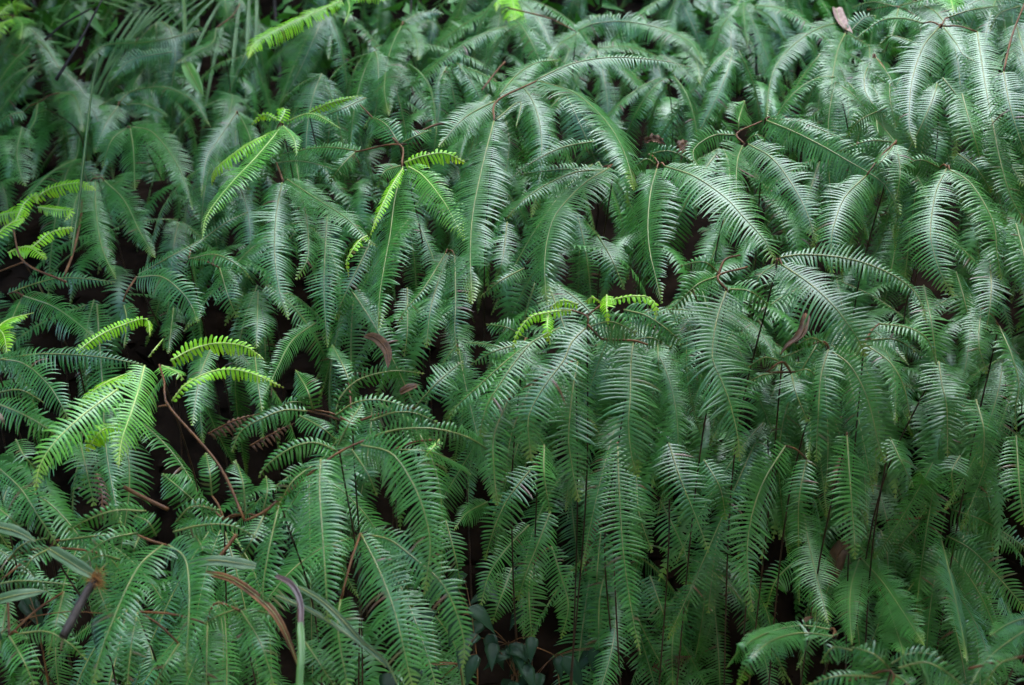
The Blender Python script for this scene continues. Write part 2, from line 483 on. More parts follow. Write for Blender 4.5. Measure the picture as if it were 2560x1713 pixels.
fern('fern with a wide frond sweeping right over its neighbours from a tan side stalk', -0.10, [
    (62, 'm', [(1917, 302), (1986, 330), (2063, 369), (2121, 403), (2175, 434), (2217, 468), (2251, 538)], -0.02),
    (24, 'm', [(1929, 298), (2006, 307), (2082, 338), (2136, 365)]),
], node=(1912, 303))
fern('fern with a very pale shining frond bent down at its bright knee', -0.13, [
    (60, 'm', [(2165, 440), (2113, 492), (2088, 553), (2078, 605), (2080, 690)]),
    (30, 'm', [(2235, 362), (2205, 402), (2180, 430)]),
    (20, 'm', [(2228, 355), (2171, 353), (2098, 378)]),
    (40, 'm', [(2240, 362), (2250, 430), (2240, 500)], 0.04),
], node=(2240, 355))
fern('fern at right with a long symmetrical pale frond and a twin behind it', -0.03, [
    (68, 'm', [(2367, 422), (2340, 480), (2326, 576), (2336, 637), (2355, 690), (2384, 742)]),
    (54, 'm', [(2374, 426), (2420, 453), (2459, 507), (2486, 568), (2493, 640), (2509, 720)], -0.02),
    (44, 'm', [(2474, 648), (2478, 714), (2474, 775), (2464, 832)], 0.03),
    (30, 'm', [(2350, 420), (2300, 400), (2250, 420)], 0.04),
], node=(2368, 418))
# --- upper right mound
fern('fern on the right mound with a silvery frond falling straight from its crown', -0.10, [
    (58, 'm', [(2347, 69), (2309, 115), (2282, 192), (2274, 261), (2274, 326), (2290, 370)], -0.03),
    (36, 'm', [(2359, 69), (2390, 108), (2409, 138), (2440, 155)]),
    (64, 'm', [(2443, 80), (2451, 134), (2463, 211), (2478, 288), (2497, 365), (2528, 415), (2565, 470)], 0.0),
    (22, 'm', [(2309, 58), (2255, 46), (2198, 54), (2136, 100)]),
    (22, 'm', [(2300, 112), (2230, 90), (2195, 115)]),
    (30, 'm', [(2370, 44), (2428, 25), (2500, 15)]),
], node=(2354, 66))
fern('fern tucked under the silvery crown with small curved fronds and a bent tip', -0.02, [
    (32, 'm', [(2182, 146), (2163, 184), (2163, 227), (2186, 265), (2217, 298)]),
    (38, 'm', [(2190, 146), (2221, 188), (2242, 235)]),
    (40, 'm', [(2225, 195), (2225, 250), (2240, 320)], 0.03),
    (30, 'm', [(2215, 270), (2150, 300), (2115, 345)], 0.04),
    (30, 'm', [(2190, 290), (2195, 330), (2210, 360)], 0.05),
], node=(2184, 140))
fern('fern at the right edge with deep green fronds flowing toward the corner of the mound', -0.06, [
    (46, 'm', [(2405, 235), (2420, 292), (2436, 346), (2456, 415)]),
    (56, 'm', [(2509, 180), (2524, 261), (2547, 338), (2570, 400)], -0.04),
    (40, 'm', [(2480, 300), (2500, 400), (2530, 500), (2575, 570)], 0.06),
    (34, 'm', [(2551, 15), (2497, 35), (2474, 80)], 0.0),
    (44, 'm', [(2540, 60), (2560, 130), (2590, 230)], -0.03),
    (44, 'm', [(2395, 385), (2440, 420), (2480, 480)], 0.05),
], [[(2509, 180), (2530, 90), (2562, 8)]], node=(2530, 90))
fern('fern on top of the mound with a small hanging frond under a tan fork', 0.02, [
    (30, 'm', [(2246, 22), (2238, 60), (2228, 95)]),
    (24, 'm', [(2250, 15), (2330, -5), (2400, -15)]),
    (26, 'm', [(2240, 17), (2180, 5), (2130, 20)]),
    (40, 'l', [(2370, -20), (2380, 10), (2385, 40)], 0.02),
], [[(2168, 26), (2245, 17), (2318, 60)]], node=(2246, 18))
fern('fern with two sickle shaped yellow green fronds under a curled dead leaf', 0.02, [
    (36, 'm', [(2121, 50), (2044, 73), (1986, 111), (1940, 165), (1921, 230), (1917, 298)]),
    (38, 'm', [(2113, 84), (2094, 127), (2079, 211), (2079, 288), (2087, 335)], -0.02),
    (30, 'm', [(2125, 80), (2160, 45), (2190, 40)]),
], node=(2120, 60))
# --- right middle
fern('large pale fern whose longest frond hangs torn in the middle over dark gaps', -0.16, [
    (82, 'm', [(1815, 729), (1792, 798), (1781, 867), (1783, 906), (1802, 948), (1825, 1009), (1844, 1090), (1849, 1155)], -0.03),
    (56, 'm', [(1825, 723), (1875, 729), (1922, 762)]),
    (42, 'm', [(1790, 692), (1740, 714), (1679, 775)], 0.03),
    (24, 'm', [(1800, 686), (1760, 655), (1700, 665)], 0.05),
], [[(1819, 727), (1795, 690), (1868, 668)], [(1795, 690), (1812, 650), (1850, 638)]], node=(1819, 727))
fern('fern with the broadest pale frond slanting down right above the long torn one', -0.22, [
    (80, 'm', [(1955, 662), (2025, 710), (2082, 763), (2121, 813), (2151, 859), (2166, 892)], -0.03),
    (40, 'm', [(1948, 645), (2006, 637), (2102, 644), (2178, 664), (2248, 698), (2294, 740), (2319, 810)]),
    (46, 'm', [(1940, 660), (1900, 690), (1890, 730)], 0.04),
], node=(1944, 652))
fern('fern with a narrow pointed frond emerging under the broadest pale frond', -0.06, [
    (48, 'm', [(2160, 860), (2224, 906), (2259, 967), (2276, 1052)]),
    (30, 'm', [(2198, 810), (2274, 821), (2320, 852), (2342, 912)], 0.03),
    (30, 'm', [(2180, 850), (2240, 850), (2290, 880)], 0.06),
])
fern('fern with two long matching fronds hanging side by side right of the torn frond', -0.02, [
    (55, 'm', [(2071, 875), (2052, 944), (2046, 1040), (2040, 1155)]),
    (57, 'm', [(2079, 879), (2121, 909), (2155, 963), (2178, 1028), (2198, 1117), (2214, 1158)]),
    (20, 'm', [(2065, 862), (2030, 845), (1990, 865)]),
], [[(2072, 872), (2060, 855), (2020, 862)]], node=(2072, 870))
fern('small fern on a forked tan stem beside a twisted brown leaf', 0.0, [
    (46, 'm', [(1979, 938), (1990, 982), (2019, 1055)]),
    (20, 'm', [(1944, 902), (1910, 894), (1868, 920)]),
    (20, 'm', [(1955, 895), (1990, 880), (2030, 860)]),
    (18, 'm', [(1990, 930), (2020, 925), (2040, 945)]),
    (18, 'm', [(1930, 935), (1900, 940), (1865, 960)]),
], [[(1979, 934), (1955, 905), (1915, 932)], [(1915, 932), (1990, 930)]], node=(1955, 905))
fern('dark fern with a broad frond hanging deep in shade right of the two matching fronds', 0.05, [
    (56, 'm', [(2347, 905), (2355, 963), (2367, 1021), (2369, 1145)]),
    (46, 'm', [(2309, 714), (2328, 806), (2345, 935)], 0.03),
    (50, 'm', [(2390, 680), (2409, 744), (2430, 830)], 0.05),
])
fern('dark fern against the right edge with long thin drooping tips', 0.05, [
    (46, 'm', [(2497, 815), (2528, 886), (2547, 963), (2537, 1025), (2543, 1085)]),
    (44, 'm', [(2453, 770), (2447, 860), (2468, 935)], -0.02),
    (48, 'm', [(2540, 560), (2560, 640), (2575, 740)], -0.06),
    (50, 'm', [(2540, 1090), (2550, 1230), (2565, 1320)]),
])
# --- centre
fern('fern topped by a spread lime yellow shoot with long fronds cascading from its node', -0.15, [
    (60, 'm', [(1464, 821), (1429, 856), (1410, 900), (1368, 956), (1333, 1013), (1320, 1059), (1329, 1156)], -0.02),
    (50, 'm', [(1330, 855), (1287, 906), (1249, 963), (1218, 1013), (1202, 1075), (1199, 1105)], 0.01),
    (34, 'm', [(1400, 820), (1340, 850), (1272, 898), (1195, 967), (1137, 1021), (1114, 1058)], 0.03),
    (46, 'm', [(1480, 815), (1530, 805), (1592, 832)], 0.0),
    (15, 'y', [(1428, 776), (1387, 779), (1329, 792), (1299, 825), (1283, 863), (1289, 882)], -0.04),
    (17, 'y', [(1371, 783), (1368, 821), (1376, 864)], -0.05),
    (15, 'y', [(1445, 762), (1405, 752), (1372, 772)], -0.04),
    (19, 'y', [(1517, 738), (1517, 775), (1520, 815)], -0.05),
    (17, 'y', [(1520, 752), (1579, 741), (1621, 744), (1640, 767), (1638, 802)], -0.04),
    (12, 'y', [(1505, 760), (1482, 744), (1462, 756)], -0.04),
], [(0.0020, [(1469, 810), (1467, 790), (1425, 774)]), (0.0020, [(1467, 790), (1500, 765), (1525, 748)]), [(1469, 812), (1505, 848)]], node=(1469, 812))
fern('fern with a full even frond hanging below the right side of the lime shoot', -0.10, [
    (70, 'm', [(1583, 858), (1577, 906), (1575, 1002), (1571, 1059), (1579, 1140), (1596, 1195)]),
    (46, 'm', [(1560, 775), (1617, 790), (1675, 829), (1708, 862)], 0.0),
    (28, 'm', [(1644, 850), (1646, 900), (1648, 940)], 0.02),
    (24, 'm', [(1590, 850), (1630, 845), (1680, 870)], 0.03),
], [[(1505, 848), (1540, 850), (1586, 852), (1620, 862)]], node=(1586, 854))
fern('fern with a long thin tailed frond hanging between two fuller ones at centre', -0.07, [
    (62, 'm', [(1444, 905), (1429, 994), (1421, 1098), (1429, 1159), (1437, 1209), (1450, 1255)]),
    (40, 'm', [(1270, 1000), (1235, 1090), (1235, 1180), (1244, 1265)], 0.0),
    (30, 'm', [(1330, 960), (1280, 1080), (1262, 1200)], 0.03),
], node=(1440, 900))
fern('fern with a short feathered frond pointing left above the dark hollow', -0.02, [
    (26, 'm', [(1310, 858), (1233, 880), (1176, 912)]),
    (26, 'm', [(1310, 671), (1252, 702), (1198, 744)], 0.08),
    (30, 'm', [(1320, 850), (1270, 820), (1215, 810)], 0.05),
])
# --- upper left
fern('pale fern at the far left edge with two stacked drooping fronds', -0.02, [
    (32, 'm', [(95, 258), (88, 300), (72, 335), (75, 376)]),
    (40, 'm', [(55, 318), (42, 380), (50, 430), (64, 465)], -0.02),
    (42, 'm', [(150, 232), (185, 240), (200, 280), (207, 330)]),
    (26, 'm', [(60, 280), (20, 290), (-20, 320)], 0.04),
])
fern('soft fern with a long bowed frond curving right under the palm leaf', 0.04, [
    (34, 'm', [(295, 265), (265, 310), (234, 385)]),
    (28, 'm', [(300, 256), (326, 230), (403, 218), (480, 250), (527, 318)]),
    (22, 'm', [(300, 262), (360, 262), (420, 290)], 0.04),
])
fern('shaded fern with a pair of fronds parting left and right below the bowed one', 0.06, [
    (40, 'm', [(326, 322), (334, 380), (337, 475)]),
    (44, 'm', [(332, 318), (380, 330), (430, 390), (460, 450), (482, 525)]),
    (36, 'm', [(318, 320), (280, 350), (255, 420)], 0.04),
])
fern('shaded fern with twin fronds falling straight beside the thin grass stalk', 0.02, [
    (44, 'm', [(238, 455), (240, 530), (255, 620), (290, 698)]),
    (42, 'm', [(262, 452), (310, 500), (350, 580), (388, 645)]),
    (36, 'm', [(225, 455), (190, 500), (175, 600)], 0.05),
], node=(245, 448))
fern('shaded fern with one long dark frond leaning left behind the slanting pale frond', 0.06, [
    (36, 'm', [(590, 284), (545, 350), (515, 400), (503, 495)]),
    (30, 'm', [(595, 284), (620, 330), (640, 400)], 0.04),
])
fern('bright green fern with one plump arched frond at left middle', -0.05, [
    (46, 'm', [(342, 694), (403, 692), (453, 729), (480, 767), (494, 808)], -0.02),
    (24, 'm', [(346, 687), (415, 648), (470, 618), (520, 590)], 0.01),
    (36, 'm', [(311, 764), (318, 806), (310, 870)], 0.02),
], [[(342, 692), (318, 728), (308, 755)]], node=(340, 694))
fern('fern with a bent frond ending beside the left of two broad hanging fronds', 0.0, [
    (30, 'm', [(472, 648), (538, 637), (595, 664), (632, 702)]),
    (36, 'm', [(549, 670), (568, 733), (592, 795)], 0.03),
    (18, 'm', [(480, 620), (560, 560), (620, 530)], 0.03),
])
fern('dark fern with a broad frond sloping toward the lime sprig at left', 0.02, [
    (46, 'm', [(58, 740), (134, 767), (200, 813), (240, 850)]),
    (22, 'm', [(20, 735), (80, 712), (160, 695), (290, 705)]),
    (30, 'm', [(55, 745), (30, 800), (20, 860)], 0.04),
])
fern('lime yellow young fern with ragged tiered leaves on a brown fork at left edge', -0.10, [
    (18, 'y', [(85, 500), (130, 470), (200, 458), (240, 475)]),
    (20, 'y', [(35, 560), (60, 510), (90, 486), (92, 510)]),
    (16, 'y', [(95, 518), (150, 525), (178, 528), (160, 555)]),
    (22, 'y', [(-10, 540), (40, 530), (75, 536)]),
    (22, 'y', [(20, 632), (70, 618), (117, 648)]),
    (22, 'y', [(-10, 590), (25, 560), (60, 545)]),
    (16, 'y', [(80, 618), (130, 580), (190, 568)], 0.02),
], [(0.0026, [(165, 705), (60, 655), (33, 575)]), (0.0022, [(60, 655), (-10, 682)])], node=(60, 655))
fern('fern with dark hanging fronds thinning out above the hollow at left centre', 0.10, [
    (44, 'm', [(645, 728), (643, 800), (641, 872)]),
    (30, 'm', [(637, 890), (645, 960), (655, 1030)], 0.02),
    (28, 'm', [(791, 806), (730, 852), (691, 925), (655, 1000)]),
    (30, 'm', [(526, 875), (499, 944), (480, 1065)], 0.02),
    (30, 'm', [(434, 771), (428, 820), (420, 885)], 0.04),
])
# --- left, bright
fern('bright lime fern on a bent brown stem with fronds spread like a hand', -0.14, [
    (56, 'l', [(361, 915), (346, 975), (326, 1036), (303, 1105), (296, 1172)], -0.04),
    (46, 'l', [(292, 975), (246, 1009), (192, 1051), (134, 1109), (100, 1165), (87, 1230)], -0.03),
    (30, 'y', [(330, 930), (270, 955), (225, 985), (190, 1025)], 0.0),
    (22, 'y', [(426, 902), (480, 873), (545, 858), (614, 867), (662, 900)], -0.01),
    (18, 'y', [(430, 1003), (468, 959), (538, 927), (614, 929), (712, 970)], 0.0),
    (26, 'y', [(300, 1060), (250, 1080), (215, 1130)], 0.03),
    (4, 'y', [(372, 893), (388, 872), (408, 848)], 0.0),
    (34, 'l', [(405, 915), (440, 930), (460, 950)], -0.01),
], [(0.0022, [(612, 1302), (545, 1160), (420, 1013), (412, 960), (398, 912)]), (0.002, [(420, 1013), (395, 1017)])], node=(398, 912))
fern('silvery fern at left edge with one level frond reaching the bright lime fern', -0.08, [
    (36, 'm', [(-15, 902), (58, 890), (120, 885), (250, 893), (368, 914)], -0.01),
    (48, 'm', [(-10, 898), (58, 909), (115, 955), (154, 1013), (174, 1060)]),
    (42, 'm', [(-10, 1008), (58, 1036), (110, 1066), (145, 1095)], -0.02),
    (22, 'm', [(-15, 985), (50, 975), (112, 1008)], 0.02),
    (44, 'm', [(200, 1108), (215, 1171), (236, 1265)], 0.03),
    (34, 'm', [(40, 1100), (60, 1140), (88, 1170)], 0.02),
], node=(-12, 905))
fern('lime tipped sprig sticking out at the left edge above the silvery fern', -0.06, [
    (20, 'y', [(-15, 830), (20, 800), (85, 782)]),
    (30, 'y', [(-10, 815), (10, 840), (18, 885)]),
])
fern('single lime sprig rising between dark fronds left of the dark hollow', -0.06, [
    (18, 'y', [(192, 879), (246, 840), (307, 812), (365, 798), (375, 842)]),
])
# --- lower left
fern('fern at the lower left edge with one long plain frond slanting to the broken stalk', -0.06, [
    (52, 'm', [(-15, 1160), (50, 1220), (96, 1290), (148, 1368)]),
    (44, 'm', [(-20, 1260), (20, 1290), (60, 1330)], 0.03),
])
fern('fern at lower left with two great hanging fronds parted like a moustache', -0.10, [
    (64, 'm', [(407, 1363), (357, 1405), (323, 1459), (288, 1539), (253, 1631), (228, 1722)], -0.04),
    (57, 'm', [(422, 1363), (461, 1393), (473, 1459), (472, 1555), (467, 1640), (468, 1690)], -0.03),
    (32, 'm', [(350, 1340), (336, 1370), (334, 1400)], 0.02),
    (30, 'm', [(345, 1332), (270, 1350), (192, 1403)], 0.03),
    (24, 'm', [(365, 1278), (288, 1276), (215, 1301), (162, 1332)], 0.05),
    (26, 'm', [(434, 1330), (499, 1314), (576, 1314), (651, 1348)], 0.02),
    (30, 'm', [(390, 1340), (370, 1305), (335, 1290)], 0.03),
    (24, 'm', [(440, 1305), (480, 1267), (552, 1276)], 0.05),
    (40, 'm', [(490, 1340), (505, 1370), (508, 1400)], 0.03),
], [[(415, 1363), (380, 1353), (345, 1338)]], node=(415, 1363))
fern('small tangled fern around the broken hairy stalk at lower left', -0.02, [
    (32, 'm', [(127, 1370), (77, 1401), (40, 1468)]),
    (22, 'm', [(150, 1352), (240, 1340), (328, 1333)]),
    (24, 'm', [(-10, 1462), (60, 1452), (185, 1462)]),
    (30, 'm', [(20, 1400), (60, 1360), (120, 1345)], 0.03),
    (26, 'm', [(300, 1400), (250, 1390), (200, 1420)], 0.05),
])
fern('dark fern in the bottom left corner with a bowed frond behind the broken stalk', 0.04, [
    (42, 'm', [(23, 1590), (58, 1650), (90, 1725)]),
    (26, 'm', [(46, 1585), (115, 1579), (173, 1608), (218, 1652)]),
    (40, 'm', [(160, 1480), (140, 1560), (120, 1640)], 0.05),
    (34, 'm', [(20, 1500), (5, 1580), (-10, 1680)], 0.05),
])
fern('dark fern with three straight fronds dropping out of frame between the moustache pair', 0.06, [
    (46, 'm', [(345, 1530), (330, 1600), (317, 1725)]),
    (36, 'm', [(448, 1610), (415, 1660), (382, 1725)], 0.03),
    (50, 'm', [(519, 1560), (517, 1640), (516, 1730)]),
])
fern('dark fern on a tan fork under the arched purple blade', 0.02, [
    (50, 'm', [(603, 1528), (653, 1612), (690, 1730)]),
    (34, 'm', [(585, 1525), (545, 1540), (510, 1560)]),
    (36, 'm', [(610, 1525), (670, 1535), (720, 1580)], 0.02),
    (36, 'm', [(762, 1605), (800, 1660), (842, 1725)], 0.03),
], [[(603, 1528), (540, 1508), (520, 1550)]], node=(600, 1526))
fern('young erect fern trio standing in front of the black hollow', 0.06, [
    (36, 'm', [(614, 1290), (607, 1209), (589, 1150)]),
    (26, 'm', [(530, 1240), (524, 1180), (514, 1132)]),
    (42, 'm', [(495, 1262), (453, 1224), (405, 1184)]),
    (26, 'm', [(655, 1290), (668, 1230), (665, 1190)], 0.02),
], node=(560, 1300))
# --- lower middle
fern('fern low at centre left with a broad frond hanging straight and another arching right', -0.12, [
    (68, 'm', [(802, 1148), (799, 1221), (806, 1328), (814, 1439), (820, 1570)], -0.04),
    (65, 'm', [(903, 1113), (976, 1132), (1022, 1190), (1057, 1267), (1076, 1359), (1066, 1447), (1060, 1488)], -0.04),
    (36, 'm', [(780, 1165), (730, 1205), (690, 1275)], -0.02),
    (34, 'm', [(918, 1098), (984, 1075), (1080, 1071), (1160, 1090), (1214, 1121), (1249, 1159), (1267, 1206)], -0.04),
    (30, 'm', [(841, 1128), (787, 1107), (730, 1119), (672, 1159), (646, 1195)], 0.0),
    (36, 'm', [(749, 1040), (806, 1071), (848, 1108)], 0.03),
    (28, 'm', [(768, 1028), (710, 1026), (653, 1048), (603, 1078), (578, 1132)], 0.04),
    (24, 'm', [(845, 1115), (872, 1060), (905, 1010)], 0.0),
    (30, 'm', [(926, 1052), (984, 1032), (1041, 1034), (1102, 1062)], 0.02),
    (26, 'm', [(838, 1040), (888, 1007), (945, 1000), (1003, 1013), (1040, 1030)], 0.03),
    (24, 'm', [(838, 1032), (853, 990), (899, 948), (984, 927), (1062, 934)], 0.05),
    (32, 'm', [(880, 1125), (918, 1182), (943, 1240)], 0.02),
], [(0.0023, [(612, 1302), (665, 1276), (780, 1180), (849, 1130), (918, 1098)])], node=(849, 1130))
fern('fern with a slender side frond hanging left of the straight broad frond', -0.08, [
    (40, 'm', [(700, 1255), (680, 1340), (668, 1400), (657, 1482), (668, 1540)]),
    (40, 'm', [(660, 1290), (630, 1350), (600, 1400)], 0.05),
])
fern('erect fern with short fronds standing up before a rust coloured leaf', 0.04, [
    (38, 'm', [(783, 1025), (768, 975), (739, 925)]),
    (30, 'm', [(872, 950), (853, 906), (830, 862)]),
    (44, 'm', [(1037, 1020), (1091, 959), (1158, 902)], 0.0),
    (24, 'm', [(700, 1020), (730, 1005), (790, 1010)], 0.02),
], node=(880, 1060))
fern('fern half hidden under the arching right frond with plain dark blades', 0.05, [
    (28, 'm', [(984, 1125), (1060, 1128), (1122, 1148), (1178, 1186)]),
    (14, 'l', [(1098, 1100), (1078, 1125), (1055, 1152)], -0.06),
    (34, 'm', [(1114, 1300), (1137, 1389), (1153, 1470)], 0.02),
    (30, 'm', [(1218, 1255), (1168, 1282), (1135, 1325)], 0.02),
])
fern('fern low at centre with two long dark fronds branching from a red node', -0.04, [
    (68, 'm', [(903, 1336), (949, 1428), (984, 1520), (1003, 1593), (1022, 1677), (1035, 1730)]),
    (52, 'm', [(914, 1336), (976, 1351), (1037, 1397), (1099, 1451), (1137, 1520), (1160, 1605), (1156, 1672)], 0.01),
    (60, 'm', [(852, 1500), (845, 1574), (872, 1730)], 0.0),
    (40, 'm', [(960, 1400), (1010, 1450), (1030, 1520)], 0.06),
], node=(901, 1334))
# --- lower right, hanging in the shade
fern('shaded fern with the longest narrow frond hanging free at lower centre right', 0.0, [
    (55, 'm', [(1544, 1115), (1548, 1228), (1556, 1359), (1571, 1478), (1586, 1566), (1602, 1640)], -0.03),
    (40, 'm', [(1590, 1190), (1598, 1286), (1631, 1382)], 0.02),
    (50, 'm', [(1517, 1420), (1498, 1516), (1500, 1730)], 0.04),
    (40, 'm', [(1502, 1330), (1494, 1420), (1490, 1500)], 0.06),
])
fern('shaded fern with a curved frond leaning left over the glossy pointed leaves', 0.0, [
    (46, 'm', [(1329, 1171), (1272, 1244), (1237, 1317), (1212, 1402)], -0.01),
    (38, 'm', [(1322, 1313), (1264, 1374), (1222, 1439), (1200, 1522)], 0.03),
    (44, 'm', [(1360, 1113), (1360, 1190), (1376, 1285)], 0.03),
    (46, 'm', [(1375, 1282), (1345, 1359), (1314, 1436), (1294, 1502)], -0.02),
], node=(1345, 1165))
fern('shaded fern whose blunt fronds dangle lowest above the glossy pointed leaves', 0.06, [
    (42, 'm', [(1333, 1410), (1322, 1478), (1330, 1602)]),
    (38, 'm', [(1379, 1366), (1402, 1439), (1421, 1516), (1402, 1598)]),
    (36, 'm', [(1280, 1420), (1250, 1500), (1230, 1560)], 0.04),
])
fern('shaded fern with a pair of leaning fronds left of the rust brown leaf', 0.0, [
    (52, 'm', [(1672, 1108), (1698, 1190), (1729, 1267), (1756, 1336), (1772, 1384)]),
    (50, 'm', [(1650, 1250), (1690, 1330), (1718, 1401), (1726, 1472)], 0.02),
    (38, 'm', [(1625, 1439), (1650, 1510), (1669, 1568)], 0.04),
    (38, 'm', [(1713, 1478), (1682, 1593), (1682, 1725)], 0.06),
])
fern('shaded fern with a long bowed frond bulging left in the lower right', 0.0, [
    (60, 'm', [(1963, 1115), (1910, 1201), (1879, 1290), (1867, 1382), (1875, 1482), (1884, 1530)]),
    (40, 'm', [(2017, 1148), (1998, 1247), (1996, 1368)], 0.02),
    (42, 'm', [(1806, 1290), (1787, 1389), (1770, 1534)], 0.03),
    (40, 'm', [(1760, 1150), (1800, 1220), (1815, 1300)], 0.06),
])
fern('shaded fern with a straight frond pointing at the rust brown leaf', 0.0, [
    (54, 'm', [(2117, 1090), (2125, 1209), (2134, 1324), (2138, 1400)], -0.02),
    (57, 'm', [(2009, 1285), (2025, 1374), (2052, 1482), (2073, 1565)]),
    (36, 'm', [(1990, 1400), (1940, 1450), (1915, 1520)], 0.04),
])
fern('shaded fern with two fronds spreading below the rust brown leaf', 0.02, [
    (42, 'm', [(2148, 1400), (2128, 1466), (2125, 1535), (2130, 1612)]),
    (46, 'm', [(2155, 1397), (2209, 1459), (2259, 1532), (2311, 1614)]),
    (40, 'm', [(2221, 1515), (2240, 1574), (2261, 1638)], 0.03),
], node=(2150, 1396))
fern('shaded star shaped fern with tan spokes at lower right', 0.0, [
    (55, 'm', [(2351, 1343), (2370, 1420), (2390, 1509), (2413, 1624), (2417, 1655)]),
    (46, 'm', [(2367, 1340), (2428, 1374), (2486, 1432), (2536, 1489), (2570, 1530)]),
    (44, 'm', [(2378, 1274), (2447, 1297), (2516, 1336), (2570, 1375)]),
    (24, 'm', [(2370, 1263), (2447, 1242), (2530, 1250)], 0.02),
    (40, 'm', [(2316, 1288), (2310, 1240), (2300, 1180)], 0.03),
    (36, 'm', [(2308, 1302), (2270, 1340), (2240, 1385)], 0.02),
], [[(2351, 1338), (2313, 1294), (2372, 1270)], [(2313, 1294), (2215, 1302)]], node=(2313, 1294))
fern('shaded fern with a slanting striped frond above the tan spokes', 0.03, [
    (50, 'm', [(2225, 1095), (2255, 1159), (2284, 1218)]),
    (44, 'm', [(2440, 1000), (2460, 1080), (2455, 1170)], 0.02),
    (36, 'm', [(2400, 1140), (2380, 1180), (2385, 1240)], 0.02),
])
fern('bright fern near the bottom with paired fronds arching left to the frame edge', -0.12, [
    (42, 'm', [(2082, 1593), (2006, 1583), (1929, 1603), (1875, 1651), (1840, 1722)], -0.02),
    (28, 'm', [(2075, 1574), (2006, 1564), (1929, 1579), (1860, 1616), (1815, 1670)], 0.01),
    (32, 'm', [(2128, 1626), (2082, 1620), (2052, 1658)], 0.0),
], node=(2092, 1588))
fern('fern at the bottom right with short fronds fanned round a tan node', -0.10, [
    (38, 'm', [(2225, 1672), (2186, 1636), (2128, 1618)]),
    (42, 'm', [(2247, 1670), (2313, 1656), (2370, 1683), (2414, 1722)], -0.02),
    (28, 'm', [(2228, 1660), (2274, 1635), (2332, 1637), (2370, 1662)], 0.01),
    (30, 'm', [(2200, 1695), (2140, 1690), (2082, 1693), (2008, 1718)]),
    (30, 'm', [(2240, 1690), (2270, 1710), (2290, 1740)]),
], [[(2120, 1702), (2228, 1677), (2225, 1735)]], node=(2228, 1677))
fern('pale fern in the bottom right corner with one bright narrow frond', -0.16, [
    (32, 'm', [(2580, 1565), (2516, 1608), (2466, 1651), (2425, 1715)], -0.02),
    (42, 'm', [(2545, 1645), (2497, 1662), (2456, 1722)]),
    (26, 'm', [(2580, 1540), (2520, 1560), (2475, 1590)], 0.03),
    (34, 'm', [(2560, 1660), (2570, 1700), (2580, 1750)]),
], [[(2590, 1640), (2545, 1644), (2420, 1672)]], node=(2545, 1644))
# --- top band
fern('blurred pale fern at the top with a wide frond arching right over dark leaves', 0.0, [
    (44, 'm', [(1444, 77), (1483, 60), (1560, 54), (1656, 73), (1730, 111), (1762, 165)]),
    (30, 'm', [(1440, 85), (1400, 110), (1370, 150)]),
    (30, 'm', [(1700, 85), (1740, 150), (1750, 210)], 0.05),
], [[(1270, 20), (1370, 45), (1438, 78)]], node=(1440, 80))
fern('blurred fern with a single feathery frond hanging left of the tall forked fern', -0.02, [
    (48, 'm', [(1003, 65), (976, 127), (961, 215), (972, 290)]),
    (30, 'm', [(1010, 55), (1060, 30), (1110, 35)]),
    (30, 'm', [(1012, 62), (1040, 100), (1045, 150)], 0.03),
])
fern('blurred lime young fern frond hanging from the top edge right of middle', -0.02, [
    (30, 'y', [(1272, -25), (1285, 20), (1289, 72)]),
    (18, 'y', [(1275, -20), (1245, 5), (1240, 30)]),
])
fern('bright lime fern with one long comb like frond slanting down from the top edge', -0.35, [
    (24, 'y', [(855, 2), (768, 40), (691, 77), (634, 111), (620, 148)]),
    (26, 'l', [(868, -5), (874, 22), (860, 62)], -0.02),
    (20, 'y', [(870, -10), (930, -15), (980, -5)]),
], node=(868, -20))
fern('lime fern with a thin bright frond edge above the amber stalk', 0.02, [
    (15, 'y', [(772, 282), (826, 257), (905, 238)]),
    (24, 'm', [(915, 245), (850, 275), (780, 300)], 0.02),
])
fern('greyish fern with pinkish withered tips under the palm leaf', -0.12, [
    (42, 'm', [(541, 70), (530, 108), (480, 134), (440, 158)]),
    (28, 'm', [(499, 77), (384, 104), (276, 111), (230, 134), (200, 188)]),
    (24, 'm', [(430, 130), (330, 150), (270, 205)], 0.03),
], [[(541, 70), (580, 40), (600, 10)]], node=(541, 70))
fern('young fern in the top left corner beside the black sapling', -0.10, [
    (34, 'l', [(38, 42), (55, 60), (50, 98)]),
    (22, 'y', [(-5, 40), (30, 10), (82, 22)]),
    (24, 'y', [(30, 48), (5, 60), (-15, 100)]),
])
# ------------------------------------------------------------------ ferns that fill the bank, copies of a few drooping fronds
rngF = np.random.default_rng(5)
PROTO = []
for v in range(14):
    rg = np.random.default_rng(100 + v)
    L = rg.uniform(0.32, 0.52)
    rise = rg.uniform(-0.9, 0.1)
    drop = rg.uniform(1.2, 2.2)
    side = rg.uniform(-0.25, 0.25)
    t = np.linspace(0, 1, 7)
    a = rise - (rise + drop) * t ** 0.9
    a = np.maximum(a, -1.52)
    step = L / 6
    X = np.concatenate([[0], np.cumsum(np.cos(a[1:]) * step)])
    Z = np.concatenate([[0], np.cumsum(np.sin(a[1:]) * step)])
    P = np.stack([X + 0.015, side * L * t ** 2, Z], 1)
    V, F, A, RV, RF = frond_geo(P, rg.uniform(0.038, 0.055), rg, 'arch', droop=rg.uniform(0.2, 0.5), seg=4)
    PROTO.append((mesh_np('frond', V, F, M_MAT, A), mesh_np('midrib', RV, RF, M_RIB)))
STEMV, STEMF = tube(spline([(0, 0, 0), (0.03, 0.10, -0.15), (0.02, 0.22, -0.5)], 8)[0], np.linspace(0.0016, 0.002, 8), 5)
STEM_ME = mesh_np('stem', STEMV, STEMF, M_STIPE)

